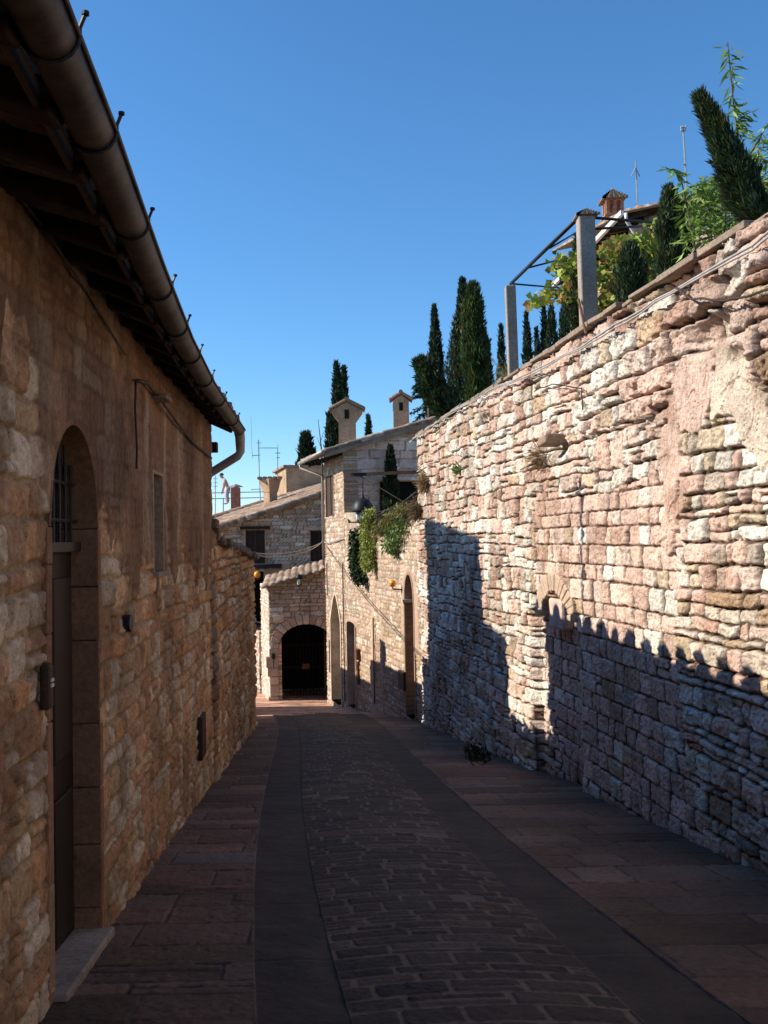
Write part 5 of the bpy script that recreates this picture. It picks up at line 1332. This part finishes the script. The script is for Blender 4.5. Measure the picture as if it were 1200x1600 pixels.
for k in range(9): 
    a = at(945+k*11, 520-k*5, 11.6); mb.tube([(a[0], a[1], 1.8), a+np.array((.05, 0, .1)), at(940+k*12, 400+10*math.sin(k), 11.8), at(930+k*10, 380+12*math.sin(k*2), 11.3)], [.02, .018, .012, .006], 5)
for P in ([(905, 440), (880, 455), (860, 440)], [(905, 470), (850, 462), (830, 470)], [(905, 405), (870, 408)]): mb.tube([at(x, y, 11.4) for x, y in P], .007, 4)
mb.build('stem', M_BARK, vt)
# garden conifers close behind the wall
JUN = [(.030, .055, .022), (.042, .075, .028), (.055, .09, .03), (.022, .040, .018)]
def near_conifer(label, bpx, tpx, Yb, Yt, wpx, n, seed, pal=JUN, **kw):
    b = at(*bpx, Yb); t = at(*tpx, Yt); 
    d = (t-b); e = d/np.linalg.norm(d); k = 1.05; b = b-d*.18
    return cypress(label, b, t, wpx/1500*Yb, n, kw.pop('ll', .065), kw.pop('lw', .010), seed, group='conifers along the garden wall', pal=pal, **kw)
near_conifer('slim upright conifer squeezed directly behind the nearer concrete post', (903, 520), (902, 362), 10.9, 10.9, 13, 7000, 301, widest=.4, name='conifer')
near_conifer('small round dark juniper between the vine and the coping', (985, 485), (985, 375), 9.6, 9.6, 24, 9000, 302, widest=.45, taper=.55, lobes=.55, name='juniper', cat='shrub')
near_conifer('bushy dark upright conifer in front of the garden house wall', (1050, 440), (1046, 286), 8.7, 8.7, 25, 14000, 303, widest=.4, taper=.6, lobes=.55, name='conifer')
near_conifer('large dark conifer leaning left over the coping near the right edge', (1190, 352), (1088, 140), 7.5, 7.5, 27, 18000, 304, widest=.35, taper=.7, name='conifer', lobes=.65, ll=.09, lw=.012)
near_conifer('dark shaggy conifer leaning left at the far end of the wall top', (702, 650), (652, 556), 17.6, 17.6, 19, 7000, 305, widest=.45, taper=.5, name='conifer', ll=.14, lw=.035)
near_conifer('bright green column cypress rooted right behind the wall top', (745, 620), (738, 438), 16.6, 16.6, 20, 14000, 306, widest=.4, taper=.6, lobes=.5, name='cypress_tree', ll=.13, lw=.03, pal=[(.045, .085, .022), (.06, .105, .028), (.035, .065, .02)])
# peach saplings and leafy shrubs
PEA = [(.16, .27, .05), (.21, .33, .06), (.26, .35, .08), (.11, .19, .04)]
def sapling(label, paths, zone, n, Y, seed, ll=.15, lw=.028, base=None):
    rng = np.random.default_rng(seed); root = at(*paths[0][0], Y); t_ = thing('peach_sapling', label, 'sapling', (root[0], root[1], 1.9), 'peach saplings in the garden')
    mb = MB(); C = []; D = []
    for P, k in zip(paths, n):
        Q = [at(x, y, Y+.12*math.sin(x)) for x, y in P]; mb.tube([(Q[0][0], Q[0][1], min(1.8, Q[0][2]-.1))]+Q, [.014]+list(np.linspace(.011, .004, len(Q))), 5)
        s = rng.random(k)*(len(Q)-1); i = s.astype(int).clip(0, len(Q)-2); f = (s-i)[:, None]; Qa = np.array(Q)
        c = Qa[i]*(1-f)+Qa[i+1]*f+rng.normal(0, .012, (k, 3)); C.append(c)
        an = rng.uniform(0, 6.28, k); D.append(np.stack([np.cos(an), np.sin(an), rng.normal(-.55, .5, k)], -1))
    if zone is not None:
        z = leaf_zone(zone, 0, Y-.2, Y+.9, rng); C.append(z); an = rng.uniform(0, 6.28, len(z)); D.append(np.stack([np.cos(an), np.sin(an), rng.normal(-.6, .5, len(z))], -1))
    C = np.concatenate(C); D = np.concatenate(D)
    leaf_mesh('foliage', C, D, ll, lw, green(len(C), PEA, rng), t_, seed, fold=.5); mb.build('stem', M_BARK, t_)
sapling('tall whippy peach sapling sticking up behind the leaning conifer', [[(1170, 340), (1158, 250), (1146, 160), (1137, 66)], [(1160, 260), (1185, 220), (1198, 195)], [(1152, 190), (1172, 175)], [(1160, 250), (1192, 250), (1215, 262)]], [([(1165, 200), (1215, 225), (1215, 320), (1180, 300)], 160)], [190, 40, 20, 45], 8.0, 401, ll=.12, lw=.02)
sapling('leafy bright green peach sapling along the coping by the leaning conifer', [[(1115, 400), (1108, 330), (1100, 280)], [(1090, 410), (1075, 330), (1062, 270), (1040, 262)], [(1130, 390), (1135, 320), (1118, 272)]], [([(1062, 330), (1075, 290), (1100, 275), (1140, 280), (1152, 340), (1140, 380), (1100, 405), (1066, 430)], 900)], [50, 45, 40], 8.4, 402, ll=.12, lw=.024)

# ------------------------------------------------------------------ cypresses on the hill and other far trees
def far_tree(label, px, ytop, ybase, Y, wpx, n, seed, **kw):
    T = at(px, ytop, Y); g = max(hill_z(np.array(T[0]), np.array(Y))-.3, G(Y)-.2) if Y > 40 else G(Y)
    b = np.array((T[0]+.2, Y, float(g))); r = wpx/1500*Y
    return cypress(label, b, T, r, int(n*1.5), kw.pop('ll', .36), kw.pop('lw', .085), seed, group='cypresses on the hill' if kw.pop('grp', True) else None, **kw)
far_tree('dark cypress on the hill left of the broad tallest one', 678, 472, 640, 70, 25, 8000, 501, widest=.22, taper=.9)
far_tree('broad tallest dark cypress of the hill beside the bright green column', 722, 430, 640, 66, 46, 16000, 502, widest=.22, taper=.9)
far_tree('very thin distant cypress right of the bright green column', 763, 530, 620, 78, 9, 2600, 503)
far_tree('slim pointed distant cypress just left of the farther concrete post', 782, 503, 610, 74, 14, 3200, 504)
far_tree('slim distant cypress just right of the farther concrete post', 822, 482, 570, 72, 14, 3400, 505)
far_tree('short thin distant cypress second right of the farther concrete post', 838, 507, 560, 76, 10, 2600, 506)
far_tree('tall narrow distant cypress in the group left of the nearer post', 849, 468, 560, 72, 13, 3600, 507)
far_tree('fuller distant cypress in the middle of the group left of the nearer post', 861, 472, 550, 68, 19, 4200, 508)
far_tree('widest distant cypress of the group partly hidden by the vine', 884, 452, 540, 64, 28, 6000, 509)
far_tree('taller of the twin cypresses behind the flared chimney', 525, 561, 700, 62, 15, 6500, 510, widest=.3)
far_tree('shorter of the twin cypresses behind the flared chimney', 537, 568, 690, 64, 10, 4500, 511)
far_tree('low bushy cypress at the foot of the twin cypresses', 514, 640, 700, 60, 14, 2600, 512)
far_tree('little lone cypress between the two roof chimneys', 575, 645, 690, 76, 9, 2400, 513)
far_tree('conical dark pine over the square block house', 478, 673, 745, 60, 30, 7500, 514, widest=.2, taper=.8, lobes=.55, ll=.5, lw=.12, name='pine_tree', grp=False)
# spruce with drooping boughs
T = at(668, 548, 60.); b = np.array((T[0]+.1, 60., float(hill_z(np.array(T[0]), np.array(60.)))-.3)); rng = np.random.default_rng(77)
sp_ = thing('spruce_tree', 'dark spruce with wide drooping boughs left of the hill cypresses', 'tree', b)
mb = MB(); mb.tube([b, b*.4+T*.6, T], [.22, .12, .03], 7); mb.build('trunk', M_BARK, sp_, True)
C = []; D = []
for k in range(95):
    h = rng.uniform(.12, .97); a = rng.uniform(0, 6.28); L_ = 2.3*(1-h)**.7*rng.uniform(.7, 1.15)+.2; o = b+(T-b)*h
    for s in np.arange(.1, 1, .035):
        p = o+np.array((math.cos(a)*L_*s, math.sin(a)*L_*s, -.35*L_*s*s+.12*L_*s)); 
        for _ in range(2): C.append(p+rng.normal(0, .05, 3)); D.append(np.array((math.cos(a), math.sin(a), -.6))+rng.normal(0, .5, 3))
C = np.array(C); D = np.array(D)
leaf_mesh('crown', C, D, .36, .10, green(len(C), [(.025, .048, .026), (.034, .06, .03), (.018, .034, .02)], rng), sp_, 77)
# bare twig above the terraced house eave
mb = MB(); Yt = 33.0; mb.tube([at(503, 712, Yt), at(501, 690, Yt), at(497, 655, Yt)], [.03, .02, .008], 5); mb.tube([at(501, 690, Yt), at(506, 674, Yt)], [.012, .005], 4); mb.tube([at(502, 700, Yt), at(495, 683, Yt)], [.012, .005], 4); mb.tube([at(503, 712, Yt), (at(503, 712, Yt)[0], Yt, G(33))], .035, 5)
tag(mb.build('bare_tree', M_BARK, None), 'thin bare leafless tree top beside the eave of the terraced house', 'tree')

# ------------------------------------------------------------------ weeds
DRY = [(.26, .17, .085), (.20, .13, .07), (.30, .21, .11), (.16, .12, .06)]
def weed(label, px, py, n, pal, L_, wd, r, seed, W=RW, off=.08, up=.1, name='wall_weed'):
    rng = np.random.default_rng(seed); u, z = W.hit(px, py); c = W.pt(u, z, off)
    t_ = thing(name, label, 'weed', c, 'weeds on the rough wall'); C = c+rng.normal(0, 1, (n, 3))*np.array((.3*r, r, .5*r)); D = np.stack([rng.normal(W.N[0]*.7, .5, n), rng.normal(W.N[1]*.5, .6, n), rng.normal(up, .6, n)], -1)
    leaf_mesh('foliage', C, D, L_, wd, green(n, pal, rng), t_, seed)
    mb = MB()
    for k in range(5): mb.tube([c+np.array(RW.N3)*-.05, c+rng.normal(0, 1, 3)*r], .006, 4)
    mb.build('stem', M_BARK, t_)
weed('rusty dry tuft of weed on the rough wall near its far end', 671, 752, 420, DRY, .16, .02, .16, 1, up=-.2)
weed('dark brown hanging tuft of weed on the far corner of the rough wall', 659, 795, 500, [(.13, .09, .05), (.09, .07, .04), (.16, .11, .06)], .2, .02, .14, 2, up=-.6)
weed('pale dry grass tuft under the projecting stone of the rough wall', 856, 715, 260, DRY, .14, .012, .14, 3, up=-.3)
weed('small green weed sprouting from the joints below the coping', 722, 735, 90, MG, .08, .03, .07, 4)
weed('dry grass fringe on the coping beside the farther concrete post', 772, 602, 420, DRY+MG, .12, .012, .26, 5, off=-.2, up=.9)
# clump at the foot of the wall
g = ground_hit(733, 1186); rng = np.random.default_rng(31); n = 260
t_ = thing('leafy_weed', 'dark green clump of weeds growing at the foot of the shaded wall', 'weed', g)
C = g+np.stack([rng.normal(.12, .08, n), rng.normal(0, .30, n), np.abs(rng.normal(0, .04, n))], -1); D = np.stack([rng.normal(-.2, .6, n), rng.normal(0, .6, n), rng.normal(.7, .4, n)], -1)
leaf_mesh('foliage', C, D, .08, .03, green(n, [(.020, .034, .012), (.03, .05, .018)], rng), t_, 31)
mb = MB()
for k in range(6): mb.tube([g+np.array((.05, -.4+k*.16, -.03)), g+np.array((0, -.45+k*.17, .16))], .008, 4)
mb.build('stem', M_BARK, t_)
